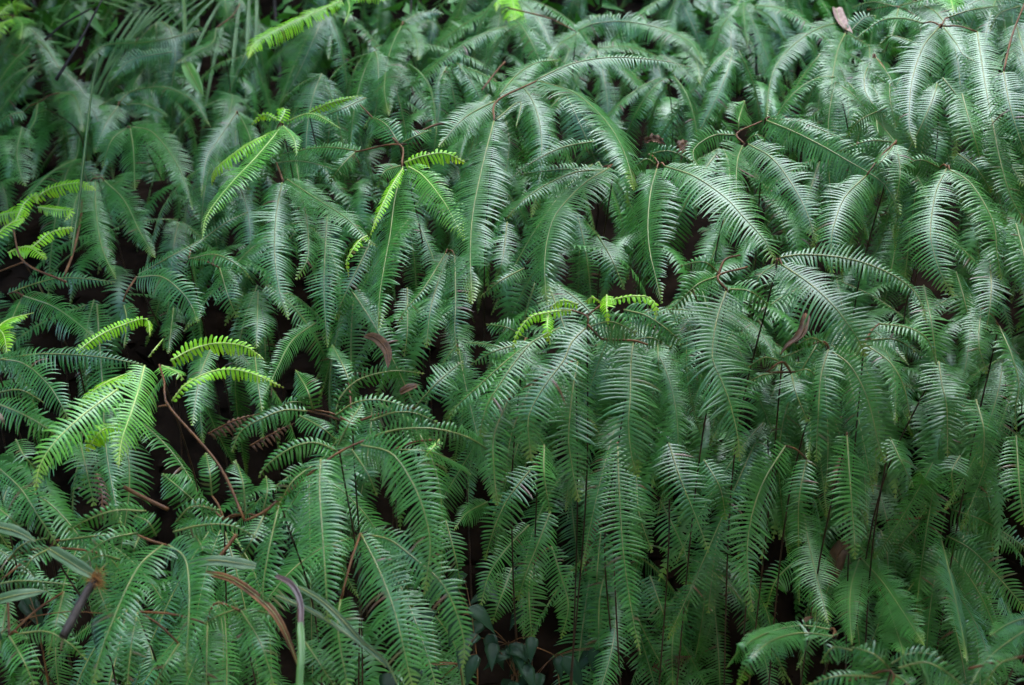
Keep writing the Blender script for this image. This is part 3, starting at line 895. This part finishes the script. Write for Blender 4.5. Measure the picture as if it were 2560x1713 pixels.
def fill_fern(px, py, dz, label, group, nf=5, spread=1.45, sc=1.0):
    d = shell(px, py) + dz
    p = unproj(px, py, d)
    if p[2] < ground_z(p[0], p[1]) + 0.12:
        p[2] = ground_z(p[0], p[1]) + 0.12 + rngF.uniform(0, 0.1)
    r = tag(empty('fern', p), label, 'fern', group)
    r.rotation_euler = (rngF.normal(0, 0.12), rngF.normal(0, 0.12), 0)
    s = sc * rngF.uniform(0.85, 1.15)
    r.scale = (s, s, s)
    mobj('stem', STEM_ME, r)
    a0 = -math.pi / 2 + rngF.normal(0, 0.35)
    for k in range(nf):
        fm, rm = PROTO[rngF.integers(len(PROTO))]
        az = a0 + (k - (nf - 1) / 2) * spread * 2 / nf + rngF.normal(0, 0.2)
        f = mobj('frond', fm, r)
        f.rotation_euler = (rngF.normal(0, 0.15), rngF.normal(0, 0.2), az)
        f.location = (rngF.normal(0, 0.006), rngF.normal(0, 0.006), rngF.normal(0, 0.006))
        q = rngF.uniform(0.8, 1.12)
        f.scale = (q, q, q)
        mobj('midrib', rm, f)
    return r

LAND = [(900, 262, 'the amber bud stalk'), (703, 285, 'the curled yellow shoot'), (1345, 200, 'the forked tan stem'), (1469, 775, 'the spread lime shoot'),
    (2110, 50, 'the curled tan dead leaf'), (1983, 835, 'the twisted brown leaf'), (945, 870, 'the wide dead leaf in the hollow'), (2096, 1410, 'the rust brown leaf'),
    (105, 60, 'the black slanting sapling'), (730, 50, 'the lime comb frond'), (1285, 20, 'the lime frond at the top edge'), (400, 100, 'the pale palm leaf'),
    (120, 500, 'the lime fern at the left edge'), (410, 900, 'the bright lime fern with a bent stem'), (2313, 1294, 'the star of tan spokes'), (238, 1452, 'the broken hairy stalk'),
    (750, 1500, 'the arched purple blade'), (1790, 900, 'the torn pale frond'), (2080, 580, 'the shining pale frond with a knee'), (2351, 66, 'the silvery crown of the mound'),
    (1290, 1600, 'the glossy pointed plants'), (849, 1130, 'the broad straight frond at lower centre'), (415, 730, 'the plump arched frond'), (1670, 370, 'the pair of orange brown scraps'),
    (1560, 60, 'the blurred wide arching frond'), (1340, 1240, 'the curved frond leaning left'), (1860, 255, 'the short upright frond'), (2228, 1677, 'the tan node at bottom right')]
USED = {}
def fill_at(x, y, dz, **kw):
    look, grp = (('far fern', 'far ferns at the top of the bank') if y < 260 else ('dim shaded fern', 'dim ferns on the left of the bank') if x < 900
                 else ('dark shaded fern', 'dark ferns at the lower right') if y > 1080 else ('green fern', 'ferns packed behind the pale fronds'))
    lx, ly, nm = min(LAND, key=lambda q: (q[0] - x) ** 2 + 1.4 * (q[1] - y) ** 2)
    dx, dy = x - lx, y - ly
    far = 'close' if math.hypot(dx, dy) < 190 else 'some way'
    way = ('above' if dy < 0 else 'below') if abs(dy) > 2 * abs(dx) else ('left of' if dx < 0 else 'right of') if abs(dx) > 2 * abs(dy) else \
          ('above and ' if dy < 0 else 'below and ') + ('left of' if dx < 0 else 'right of')
    lab = look + ', ' + far + ' ' + way.replace('and ', 'and ') + ' ' + nm
    if len(lab.split()) > 16: lab = lab.replace(far + ' ', '')
    if y < -20: lab = look + ' cut by the top edge, ' + way.split(' and ')[-1] + ' ' + nm
    return fill_fern(x, y, dz, lab, grp, **kw)

HOLES = [(600, 1000, 170, 130), (340, 1190, 270, 85), (920, 880, 130, 110), (1130, 1220, 130, 110), (1300, 1550, 170, 170), (1750, 1580, 130, 130), (2500, 1500, 80, 70), (2060, 320, 70, 50), (2080, 800, 60, 60), (1960, 1560, 110, 60), (110, 1560, 120, 60), (760, 660, 60, 60)]
y = -170
row = 0
while y < 1640:
    d = shell(1280, y)
    stepx = 0.27 / (K * d)
    x = -320 + (row % 2) * stepx / 2
    while x < 2880:
        xx, yy = x + rngF.normal(0, stepx * 0.18), y + rngF.normal(0, 18)
        if not any(abs(xx - a) < c and abs(yy - b) < e for a, b, c, e in HOLES) and not (xx > 900 and 280 < yy < 1150 and rngF.random() < 0.25):
            fill_at(xx, yy, 0.22 + rngF.uniform(0, 0.5) if yy < 250 else (0.52 if xx > 900 else 0.36) + rngF.uniform(0, 0.16), nf=int(rngF.integers(3, 6)))
        x += stepx
    y += {True: 100, False: 160}[y < 200]
    row += 1
# a nearer scatter of soft ferns along the top
for _ in range(22):
    xx, yy = rngF.uniform(-50, 2600), rngF.uniform(-60, 230)
    fill_at(xx, yy, rngF.uniform(0.0, 0.12), nf=5)

# the thick lip of the overhanging tier
for _ in range(13):
    fill_at(rngF.uniform(1090, 2600), rngF.uniform(780, 930), rngF.uniform(0.34, 0.5), nf=4, sc=0.75)

for _ in range(9):
    fill_at(rngF.uniform(1440, 2520), rngF.uniform(1300, 1420), rngF.uniform(0.16, 0.3), nf=5)

# low fronds deep under the canopy, too many and too dim to count
def undergrowth_fronds(n):
    rg = np.random.default_rng(44)
    lows = []
    for v in range(6):
        L = rg.uniform(0.3, 0.5)
        t = np.linspace(0, 1, 6); a = np.maximum(0.3 - (0.3 + rg.uniform(1.2, 2.0)) * t, -1.5)
        X = np.cumsum(np.cos(a)) * L / 6; Z = np.cumsum(np.sin(a)) * L / 6
        P = np.stack([X - X[0], rg.uniform(-.2, .2) * L * t ** 2, Z - Z[0]], 1)
        V, F, A, RV, RF = frond_geo(P, rg.uniform(0.035, 0.05), rg, 'arch', spacing=0.0105, droop=0.3, seg=2)
        lows.append((V, F, A))
    VV, FF, AA = [], [], []; off = 0
    for i in range(n):
        x, y = rg.uniform(-300, 2860), rg.uniform(120, 1780)
        if any(abs(x - a) < c and abs(y + 90 - b) < e + 110 for a, b, c, e in HOLES if b > 700):
            continue
        d = shell(x, y) + rg.uniform(0.55, 0.85)
        p = unproj(x, y, d)
        p[2] = max(p[2], ground_z(p[0], p[1]) + rg.uniform(0.05, 0.2))
        V, F, A = lows[rg.integers(6)]
        az = -math.pi / 2 + rg.normal(0, 0.9); c, s = math.cos(az), math.sin(az)
        q = rg.uniform(0.8, 1.15)
        W = np.stack([c * V[:, 0] - s * V[:, 1], s * V[:, 0] + c * V[:, 1], V[:, 2]], 1) * q + p
        A = A.copy(); A[:, 1] = rg.random()
        VV.append(W); FF.append(F + off); AA.append(A); off += len(V)
    o = mobj('undergrowth', mesh_np('undergrowth', np.vstack(VV), np.vstack(FF), M_MAT, np.vstack(AA)))
    tag(o, 'tangle of dim low fern fronds deep in the gaps of the bank', 'undergrowth', kind='stuff')
undergrowth_fronds(420)

def litter(n):
    rg = np.random.default_rng(45)
    V, F = [], []
    for i in range(n):
        x, y = rg.uniform(-1.8, 1.8), rg.uniform(1.7, 4.2)
        c = np.array([x, y, ground_z(x, y) + rg.uniform(0.0, 0.05)])
        a = unit(rg.normal(0, 1, 3) * [1, 1, 0.45]); b = unit(np.cross(a, rg.normal(0, .5, 3) + [0, 0, 1]))
        L = rg.uniform(0.02, 0.07); w = L * rg.uniform(0.05, 0.28)
        o = len(V)
        V += [c, c + a * L * .5 + b * w + [0, 0, w * .4], c + a * L, c + a * L * .5 - b * w + [0, 0, w * .4], c + a * L * .5]
        F += [(o, o + 1, o + 4), (o + 1, o + 2, o + 4), (o + 2, o + 3, o + 4), (o + 3, o, o + 4)]
    tag(mobj('leaf_litter', mesh_np('leaf_litter', np.array(V), F, M_SOIL)), 'brown leaf litter and dry scraps on the dark soil under the ferns', 'leaf litter', kind='stuff')
litter(3500)

# ------------------------------------------------------------------ wood behind: leafy mass on the rising hillside
def leaf_mass(name, n, xr, yr, hr, size, mat, seed, kind=True):
    rg = np.random.default_rng(seed)
    V = []; F = []
    cx = rg.uniform(*xr, n); cy = rg.uniform(*yr, n)
    for i in range(n):
        gz = ground_z(cx[i], cy[i]) + rg.uniform(*hr)
        c = np.array([cx[i], cy[i], gz])
        az = rg.uniform(0, 2 * math.pi); el = rg.uniform(-1.1, 0.5)
        a = np.array([math.cos(az) * math.cos(el), math.sin(az) * math.cos(el), math.sin(el)])
        b = unit(np.cross(a, np.array([rg.normal(0, .3), rg.normal(0, .3), 1])))
        nrm = np.cross(a, b)
        L = size * rg.uniform(0.6, 1.4); w = L * rg.uniform(0.12, 0.28)
        o = len(V)
        V += [c, c + a * L * .35 + b * w + nrm * w * .3, c + a * L * .4, c + a * L * .35 - b * w + nrm * w * .3, c + a * L - nrm * L * 0.15]
        F += [(o, o + 1, o + 2), (o, o + 2, o + 3), (o + 1, o + 4, o + 2), (o + 2, o + 4, o + 3)]
    A = np.ones((len(V), 4)); A[:, 0] = 0.3; A[:, 2] = 0
    A[:, 1] = np.repeat(rg.random(n), 5)
    o = mobj(name, mesh_np(name, np.array(V), F, mat, A))
    return tag(o, 'soft mass of green undergrowth leaves on the slope behind the ferns', 'undergrowth', kind='stuff')
leaf_mass('undergrowth', 22000, (-6, 6), (5.2, 10.5), (0.0, 0.75), 0.11, M_MAT, 3)

# ------------------------------------------------------------------ ground
nx, ny = 90, 130
xs = np.linspace(-25, 25, nx); ysg = np.concatenate([np.linspace(-8, 1.4, 14), np.linspace(1.5, 8, 86), np.linspace(8.4, 40, 30)])
GV = [(x, yv, ground_z(x, yv) + 0.02 * math.sin(9 * x + 5 * yv) + 0.015 * math.sin(17 * x - 11 * yv)) for yv in ysg for x in xs]
GF = [(j * nx + i, j * nx + i + 1, (j + 1) * nx + i + 1, (j + 1) * nx + i) for j in range(len(ysg) - 1) for i in range(nx - 1)]
tag(mobj('ground', mesh_np('ground', np.array(GV), GF, M_SOIL)), kind='structure')

# ------------------------------------------------------------------ strips: straps, dead leaves, grass
def strip_geo(P, W, rng, fold=0.25, up=(0, -0.7, 0.7), n=20, prof=None, wav=0.0, twist=0.0):
    C, L = spline(P, n)
    T = unit(np.gradient(C, axis=0))
    N = np.broadcast_to(np.array(up, float), C.shape)
    N = unit(N - (N * T).sum(1, keepdims=True) * T); S = np.cross(T, N)
    tw = np.linspace(0, twist, n)[:, None]
    N, S = N * np.cos(tw) + S * np.sin(tw), S * np.cos(tw) - N * np.sin(tw)
    s = np.linspace(0, 1, n)
    w = W * np.interp(s, *(prof or ([0, .1, .5, .8, 1], [.5, .9, 1, .7, .05])))
    k = 5
    V = []
    for j, u in enumerate(np.linspace(-1, 1, k)):
        h = fold * abs(u) ** 1.3
        jag = 1 + rng.normal(0, wav, n) * abs(u)
        V.append(C + S * (u * w * jag)[:, None] + N * (h * w)[:, None])
    V = np.stack(V, 1).reshape(-1, 3)
    F = [(i * k + j, i * k + j + 1, (i + 1) * k + j + 1, (i + 1) * k + j) for i in range(n - 1) for j in range(k - 1)]
    # a thin lower face gives the leaf thickness
    Nn = np.repeat(N, k, axis=0)
    m = len(V)
    V2 = np.vstack([V, V - Nn * 0.0009])
    F2 = F + [tuple(m + q for q in f[::-1]) for f in F]
    ed = [i * k for i in range(n)] ; er = [i * k + k - 1 for i in range(n)]
    for e in (ed, er):
        F2 += [(e[i], e[i + 1], m + e[i + 1], m + e[i]) for i in range(n - 1)]
    return V2, F2

def strip_thing(name, label, cat, pts, W, mat, z=-0.1, group=None, rib=None, seed=1, follow=0.75, **kw):
    rng = np.random.default_rng(seed)
    P = px_path(pts, z, follow, 0.01)
    d = shell(*pts[0]) + z
    base = P[0].copy()
    V, F = strip_geo(P, W * K * d, rng, **kw)
    r = mobj(name, mesh_np(name, V - base, F, mat))
    r.location = base
    tag(r, label, cat, group)
    if rib:
        C, _ = spline(P, 14)
        RV, RF = tube(C + np.array([0, -0.0012, 0.0012]), np.linspace(rib, rib * 0.4, 14), 5)
        mobj('midrib', mesh_np('midrib', RV - base, RF, M_RIB if mat is not M_DEAD else M_STEM), r)
    return r

strip_thing('dead_leaf', 'curled tan dead leaf hung over sickle shaped fronds at top right', 'dead leaf', [(2090, 22), (2098, 50), (2112, 72), (2132, 84)], 14, M_DEADG, -0.06, rib=0.0012, fold=0.8, seed=2)
strip_thing('dead_leaf', 'narrow twisted brown leaf hanging beside the tan stem fork at right', 'dead leaf', [(2014, 785), (2012, 815), (1998, 845), (1972, 864), (1949, 888)], 13, M_DEAD, -0.05, rib=0.0012, fold=0.5, twist=0.8, seed=3)
strip_thing('dead_leaf', 'wide yellow brown dead leaf standing in the dark hollow at centre left', 'dead leaf', [(915, 838), (945, 850), (968, 880), (970, 922)], 14, M_DEAD, 0.12, rib=0.0014, fold=0.3, seed=4)
strip_thing('dead_leaf', 'rust brown curled leaf caught between shaded fronds at lower right', 'dead leaf', [(2118, 1358), (2096, 1385), (2084, 1425), (2074, 1465)], 22, M_DEAD, -0.02, rib=0.0014, fold=0.5, seed=5)
strip_thing('dead_leaf', 'small brown fallen leaf lying under the erect short fronds', 'dead leaf', [(1000, 982), (1022, 970), (1048, 962)], 11, M_DEAD, 0.16, rib=0.0012, fold=0.3, seed=6)
strip_thing('dead_leaf', 'crumpled orange brown scrap left of the pair above the tattered frond', 'dead leaf', [(1612, 358), (1635, 352), (1664, 362)], 12, M_DEAD, -0.03, rib=0.001, fold=0.9, wav=0.35, seed=7)
strip_thing('dead_leaf', 'crumpled orange brown scrap right of the pair above the tattered frond', 'dead leaf', [(1692, 385), (1712, 366), (1728, 362)], 13, M_DEAD, -0.03, rib=0.001, fold=0.9, wav=0.35, seed=8)
strip_thing('dead_leaf', 'small yellow dead leaf resting on the bright arched frond at bottom right', 'dead leaf', [(2010, 1556), (2020, 1546), (2032, 1543)], 6, M_DEAD, -0.10, rib=0.0008, fold=0.4, seed=9)
def dead_frond(label, pts, W, z, seed):
    rng = np.random.default_rng(seed)
    P = px_path(pts, z, 0.75, 0.01)
    V, F, A, RV, RF = frond_geo(P, W * K * (shell(*pts[0]) + z), rng, None, droop=0.9, spacing=0.0085)
    o = mobj('dead_frond', mesh_np('dead_frond', V - P[0], F, M_BROWN, A)); o.location = P[0]
    tag(o, label, 'dead frond', 'withered fronds')
    mobj('midrib', mesh_np('midrib', RV - P[0], RF, M_STEM), o)
dead_frond('reddish withered frond lying left in the black hollow', [(520, 1085), (590, 1050), (650, 1035)], 26, 0.12, 90)
dead_frond('reddish withered frond lying right in the black hollow', [(625, 1115), (680, 1085), (735, 1058)], 22, 0.12, 91)
dead_frond('pinkish withered frond hanging between shaded fronds at lower right', [(2105, 1140), (2090, 1190), (2082, 1240)], 20, 0.02, 92)
dead_frond('brown withered frond dangling in the gap under the lime shoot fern', [(1500, 1290), (1470, 1360), (1462, 1440)], 26, 0.12, 93)
dead_frond('brown withered frond hanging deep behind the bent stem of the bright lime fern', [(240, 1180), (255, 1240), (250, 1310)], 24, 0.14, 94)
dead_frond('brown withered frond crossing low in the bottom middle gap', [(1610, 1690), (1660, 1650), (1730, 1640)], 26, 0.10, 95)
strip_thing('dead_leaf', 'whitish dry leaf tip poking out at the left edge of the silvery fern', 'dead leaf', [(-8, 1030), (4, 1045), (12, 1062)], 5, M_DEADG, -0.14, rib=0.0008, seed=31)

strip_thing('strap_leaf', 'grey green folded strap leaf leaning on the broken hairy stalk', 'strap leaf', [(124, 1374), (165, 1400), (210, 1428), (250, 1448)], 17, M_STRAP, -0.16, rib=0.0012, fold=0.7, seed=40, prof=([0, .15, .7, 1], [.4, .9, 1, .5]))
strip_thing('strap_leaf', 'wide grey strap leaf lying level behind the moustache fronds', 'strap leaf', [(470, 1412), (530, 1402), (590, 1408), (640, 1416)], 15, M_STRAP, -0.10, rib=0.0012, fold=0.2, seed=41, prof=([0, .15, .8, 1], [.3, .9, 1, .6]))
strip_thing('strap_leaf', 'long dull strap leaf entering from the left edge under the tangled fern', 'strap leaf', [(-20, 1315), (40, 1330), (90, 1355)], 16, M_STRAP, -0.09, rib=0.0012, fold=0.3, seed=42)
strip_thing('strap_leaf', 'dark strap leaf at the left edge level with the broken stalk top', 'strap leaf', [(-20, 1505), (40, 1490), (115, 1478)], 16, M_STRAP, -0.05, rib=0.0012, fold=0.3, seed=43)
strip_thing('strap_leaf', 'upper of two pale strap leaves trailing down beside the straight broad frond', 'strap leaf', [(745, 1468), (800, 1500), (850, 1545), (905, 1605), (965, 1655), (996, 1718)], 9, M_STRAP, -0.12, rib=0.001, fold=0.5, twist=1.0, n=30, seed=44)
strip_thing('strap_leaf', 'lower of two pale strap leaves trailing down beside the straight broad frond', 'strap leaf', [(690, 1490), (780, 1530), (850, 1575), (910, 1620), (965, 1668)], 8, M_STRAP, -0.10, rib=0.001, fold=0.5, twist=-0.8, n=30, seed=45)
strip_thing('strap_leaf', 'arched strap leaf purple at its bend and green where it drops to the frame edge', 'strap leaf', [(690, 1440), (728, 1462), (750, 1505), (752, 1560), (752, 1640), (750, 1730)], 8, M_PURPLE, -0.17, fold=0.5, n=30, seed=46, prof=([0, .1, .9, 1], [.6, 1, 1, .9]))
strip_thing('strap_leaf', 'green strap hanging straight from the end of the purple arched blade', 'strap leaf', [(750, 1556), (754, 1610), (752, 1660), (748, 1730)], 9, M_GRASS, -0.185, fold=0.3, n=16, seed=47, prof=([0, .1, .9, 1], [.6, 1, 1, .9]))
strip_thing('dry_blade', 'long rust brown dry blade curving down behind the slender side frond', 'dry blade', [(515, 1432), (580, 1450), (640, 1490), (690, 1540), (725, 1610), (750, 1680)], 10, M_STEM, -0.04, rib=0.001, fold=0.4, n=26, seed=48)
strip_thing('grass_stalk', 'thin pale grass stalk standing upright through the shaded ferns at left', 'grass', [(178, 640), (196, 520), (212, 380), (228, 240), (246, 140)], 4, M_GRASS, -0.12, rib=0.0008, fold=0.3, n=20, seed=49, follow=0.2)
strip_thing('grass_stalk', 'yellow green stalk descending from the top edge beside the palm leaf', 'grass', [(458, -20), (462, 60), (460, 130)], 5, M_GRASS, -0.2, rib=0.001, fold=0.4, seed=50)
strip_thing('broad_leaf', 'bright green broad leaf hanging below the pinkish withered tips', 'leaf', [(460, 150), (480, 190), (508, 240)], 17, M_BROAD, 0.0, rib=0.0015, fold=0.25, seed=51, prof=([0, .2, .5, .8, 1], [.3, .8, 1, .6, .05]))

# broken hairy stalk
P = px_path([(158, 1592), (190, 1530), (218, 1478), (238, 1452)], -0.17, 0.75, 0)
base = P[0]
rt = mobj('broken_stalk', mesh_np('broken_stalk', *[(a - base if i == 0 else a) for i, a in enumerate(tube(spline(P, 12)[0], np.linspace(0.0065, 0.0058, 12), 10))], M_BARK))
rt.location = base
tag(rt, 'short dark broken stalk topped with rusty hair at lower left', 'stalk')
rg = np.random.default_rng(8); V = []; F = []
for i in range(170):
    c = P[-1] + rg.normal(0, 0.004, 3); dv = unit(rg.normal(0, 1, 3) + np.array([0.7, -0.3, 0.35])); l = rg.uniform(0.010, 0.026)
    b = unit(np.cross(dv, rg.normal(0, 1, 3))) * 0.0007
    o = len(V); V += [c - b, c + b, c + dv * l]; F.append((o, o + 1, o + 2))
mobj('hair', mesh_np('hair', np.array(V) - base, F, M_FUZZ), rt)['kind'] = 'stuff'

# ------------------------------------------------------------------ dark saplings and bare stems at the top
def trunk(label, pts, r0, r1, z, cat='sapling', name='sapling', mat=None, twigs=()):
    P = px_path(pts, z, 0.15, 0)
    g = P[-1].copy(); g[2] = ground_z(g[0], g[1]) - 0.05
    C, _ = spline(np.vstack([P, g[None]]), 16)
    base = C[-1]
    r = tag(empty(name, base), label, cat)
    V, F = tube(C, np.linspace(r1, r0, 16), 8)
    mobj('trunk', mesh_np('trunk', V - base, F, mat or M_BARK), r)
    for tpts in twigs:
        add_stem(r, base, px_path(tpts, z, 0.15, 0), r1 * 0.55, r1 * 0.3, M_BARK, 'branch')
    return r
trunk('black slanting sapling in the top left corner', [(60, -160), (82, 0), (112, 100), (150, 228)], 0.011, 0.008, -0.35, twigs=[[(112, 100), (160, 60), (230, 20)], [(140, 200), (190, 120), (260, -10)]])
trunk('thin dark sapling left of the bright lime comb frond', [(680, -150), (686, 0), (692, 80), (700, 190)], 0.008, 0.005, 0.1)
trunk('short dark stem at the left edge behind the pale fern', [(0, -50), (8, 80), (14, 180)], 0.008, 0.005, 0.1)
trunk('thin dark twiggy sapling behind the wide arching frond at upper right', [(1810, 30), (1850, 75), (1890, 130)], 0.005, 0.003, 0.15, twigs=[[(1850, 75), (1870, 110), (1880, 140)]])
trunk('thin dark stem crossing behind the amber bud stalk', [(1030, -60), (1026, 60), (1022, 140)], 0.005, 0.004, 0.2)
for lab, pts, r in [
    ('grey brown bare stalk sloping right in the black hollow at lower left', [(310, 1218), (360, 1245), (420, 1274)], 0.0034),
    ('bare tan stalk rising left of the moustache fronds', [(592, 1335), (570, 1365), (545, 1398)], 0.003),
    ('thin rusty stalk standing among the shaded ferns at far left', [(205, 500), (200, 560), (180, 640), (160, 690)], 0.003),
    ('amber stalk crossing level behind the forked fern at upper middle', [(1050, 330), (1090, 312), (1140, 305)], 0.0024),
    ('tan stalk slanting up beside the blurred forked fern', [(1205, 225), (1240, 180), (1262, 155)], 0.0024)]:
    P = px_path(pts, 0.0, 0.75, 0); base = P[-1]
    V, F = tube(spline(P, 10)[0], r, 7)
    o = mobj('bare_stalk', mesh_np('bare_stalk', V - base, F, M_STEM)); o.location = base
    tag(o, lab, 'stalk')

# ------------------------------------------------------------------ palm leaf with long narrow leaflets, top left
def palm(label, root_pts, z, leaf_len, n, seed, droop=0.5, both=True):
    rng = np.random.default_rng(seed)
    P = px_path(root_pts, z, 0.3, 0)
    C, L = spline(P, n)
    base = C[0].copy()
    r = tag(empty('palm_leaf', base), label, 'palm leaf', 'palm leaves at the top left')
    add_stem(r, base, P, 0.004, 0.002, M_GRASS, 'midrib')
    T = unit(np.gradient(C, axis=0))
    for i in range(2, n):
        for sd in ((1, -1) if both else (1,)):
            sv = unit(np.cross(T[i], np.array([0, -0.7, 0.7]))) * sd
            l = leaf_len * rng.uniform(0.75, 1.1) * (0.6 + 0.4 * math.sin(math.pi * (i + 1) / (n + 1)))
            d = unit(sv * 0.75 + T[i] * 0.65)
            uq = np.linspace(0, 1, 8)[:, None]
            Q = C[i] + d * l * uq + np.array([0, 0, 1.0]) * l * (0.10 * uq - droop * 0.75 * uq ** 2.2)
            V, F = strip_geo(Q, 0.0055, rng, n=9, fold=0.35)
            mobj('leaflet', mesh_np('leaflet', V - base, F, M_GRASS), r)
    return r
palm('pale palm leaf with long streaming leaflets across the top left', [(680, -60), (560, -10), (420, 5), (330, 30)], -0.10, 0.52, 17, 60)
palm('palm leaf at the top left behind the black slanting sapling', [(420, -120), (330, -40), (240, 10), (170, 40)], 0.5, 0.5, 13, 61)

# ------------------------------------------------------------------ glossy pointed leaves on the floor at bottom centre
def ivy(label, px, py, z, n, seed):
    rng = np.random.default_rng(seed)
    p = unproj(px, py, shell(px, py) + z)
    base = np.array([p[0], p[1] + 0.03, max(ground_z(p[0], p[1] + 0.03), p[2] - 0.25)])
    if base[2] > p[2] - 0.03: base[2] = p[2] - 0.03
    r = tag(empty('ivy_plant', base), label, 'plant', 'glossy pointed plants on the dark floor')
    add_stem(r, base, [base, (base + p) / 2 + [0.01, 0, 0], p], 0.002, 0.001, M_STEM)
    for i in range(n):
        q = p + rng.normal(0, 1, 3) * [0.055, 0.03, 0.03]
        az = rng.uniform(-2.6, -0.5); l = rng.uniform(0.045, 0.075)
        d = np.array([math.cos(az) * 0.8, math.sin(az) * 0.6, rng.uniform(-0.9, -0.1)]); d = unit(d)
        Q = np.array([q, q + d * l * .5 + [0, 0, .004], q + d * l + [0, 0, -.006]])
        V, F = strip_geo(Q, l * 0.25, rng, n=10, fold=0.18, up=(rng.normal(0, .2), -0.55, 0.85), prof=([0, .1, .3, .6, .85, 1], [.15, .85, 1, .6, .2, .01]))
        lf = mobj('leaf', mesh_np('leaf', V - base, F, M_IVY), r)
        add_stem(r, base, [p, (p + q) / 2 + [0, 0, .005], q], 0.0009, 0.0007, M_STEM, 'leaf_stalk', 5, 4)
    return r
for i, (px, py, z, n, lab) in enumerate([
    (1180, 1540, 0.08, 7, 'dark glossy pointed plant highest behind the long dark frond'),
    (1270, 1610, 0.02, 8, 'dark glossy pointed plant under the blunt dangling fronds'),
    (1390, 1640, 0.02, 8, 'dark glossy pointed plant rightmost on the dark floor'),
    (1150, 1660, 0.0, 7, 'dark glossy pointed plant between the two long dark fronds'),
    (1290, 1690, -0.03, 7, 'dark glossy pointed plant lowest at the frame edge'),
    (1280, 1470, 0.16, 5, 'bluish glossy leaf plant glinting deep in the dark gap'),
    (90, 1540, 0.05, 5, 'pale small leaved plant beside the broken stalk')]):
    ivy(lab, px, py, z, n, 70 + i)

# ------------------------------------------------------------------ unseen trees added to block low sky and shade the bank
def added_shade_tree(label, x, y, h, cr, n, seed, low=0.35, lean=(0, 0)):
    rg = np.random.default_rng(seed)
    gz = ground_z(x, y)
    base = np.array([x, y, gz])
    r = tag(empty('added_shade_tree', base), label, 'added_shade_tree', 'unseen trees added for shade')
    top = np.array([lean[0], lean[1], h * 0.85])
    tp = spline([(0, 0, -0.1), (lean[0] * .2 + 0.05, lean[1] * .2, h * .3), (lean[0] * .6, lean[1] * .6, h * .6), top], 14)[0]
    V, F = tube(tp, np.linspace(0.035 * h ** 0.8, 0.03, 14), 9)
    mobj('trunk', mesh_np('trunk', V, F, M_BARK), r)
    for k in range(7):
        q = tp[5 + k]
        az = k * 2.4 + rg.uniform(-.4, .4)
        e = q + np.array([math.cos(az), math.sin(az), 0.45]) * cr * 0.7
        V, F = tube(spline([q, (q + e) / 2 + [0, 0, .1], e], 8)[0], np.linspace(0.03, 0.008, 8), 6)
        mobj('limb', mesh_np('limb', V, F, M_BARK), r)
    c0 = np.array([lean[0], lean[1], h * (low + 1) / 2])
    nb = max(14, n // 60)
    bl = unit(rg.normal(0, 1, (nb, 3))) * rg.uniform(0.3, 1, (nb, 1)) ** 0.6 * np.array([cr, cr, h * (1 - low) / 2])
    c = c0 + bl[rg.integers(nb, size=n)] + rg.normal(0, cr * 0.16, (n, 3))
    a = unit(rg.normal(0, 1, (n, 3)) + [0, 0, -0.5]); b = unit(np.cross(a, rg.normal(0, 1, (n, 3))))
    L = rg.uniform(0.14, 0.30, (n, 1)) * (0.6 + 0.1 * h)
    V = np.stack([c, c + a * L * .45 + b * L * .3, c + a * L, c + a * L * .45 - b * L * .3], 1).reshape(-1, 3)
    A = np.ones((n * 4, 4)); A[:, 0] = .3; A[:, 1] = np.repeat(rg.random(n), 4); A[:, 2] = 0
    F = np.arange(n * 4).reshape(n, 4)
    mobj('crown', mesh_np('crown', V, F, M_MAT, A), r)
    return r
added_shade_tree('left one of the unseen trees added for shade behind the camera', -3.2, -2.8, 7.5, 2.3, 7500, 1, 0.05)  # three added out of view to block low sky behind the camera
added_shade_tree('middle one of the unseen trees added for shade behind the camera', -0.3, -3.4, 8.5, 2.4, 8500, 2, 0.03)
added_shade_tree('right one of the unseen trees added for shade behind the camera', 2.9, -2.6, 8.0, 2.4, 8500, 3, 0.03)
added_shade_tree('small leaning one of the unseen trees, added to shade the lower right', 2.9, -0.9, 4.3, 1.4, 11000, 4, 0.58, (-1.4, 2.15))  # crown added above the frame to darken the lower right
added_shade_tree('broad one of the unseen trees added for shade, right end of the bank', 4.6, 1.6, 8.5, 2.2, 7500, 5, 0.04)  # side ones added out of view so light comes mostly from overhead
added_shade_tree('broad one of the unseen trees added for shade, left end of the bank', -4.4, 1.2, 8.5, 2.2, 7500, 6, 0.04)
added_shade_tree('one of the unseen trees added for shade, right of the bank, up the slope', 5.0, 5.4, 8.5, 2.4, 7500, 8, 0.04)
added_shade_tree('one of the unseen trees added for shade, left of the bank, up the slope', -5.0, 5.6, 8.5, 2.4, 7500, 9, 0.04)
added_shade_tree('left one of the unseen trees added on the slope top to block sky', -3.2, 9.2, 6.8, 2.8, 8500, 10, 0.03)  # hilltop ones added out of view to block the sky in front
added_shade_tree('middle one of the unseen trees added on the slope top to block sky', 0.6, 9.8, 6.6, 2.8, 8500, 11, 0.03)
added_shade_tree('right one of the unseen trees added on the slope top to block sky', 4.2, 9.0, 6.8, 2.8, 8500, 12, 0.03)
added_shade_tree('one of the unseen trees, its crown added to shade the upper left', -3.0, 4.6, 4.8, 1.75, 9500, 7, 0.45, (0.95, -0.7))  # crown added above the frame to darken the upper left
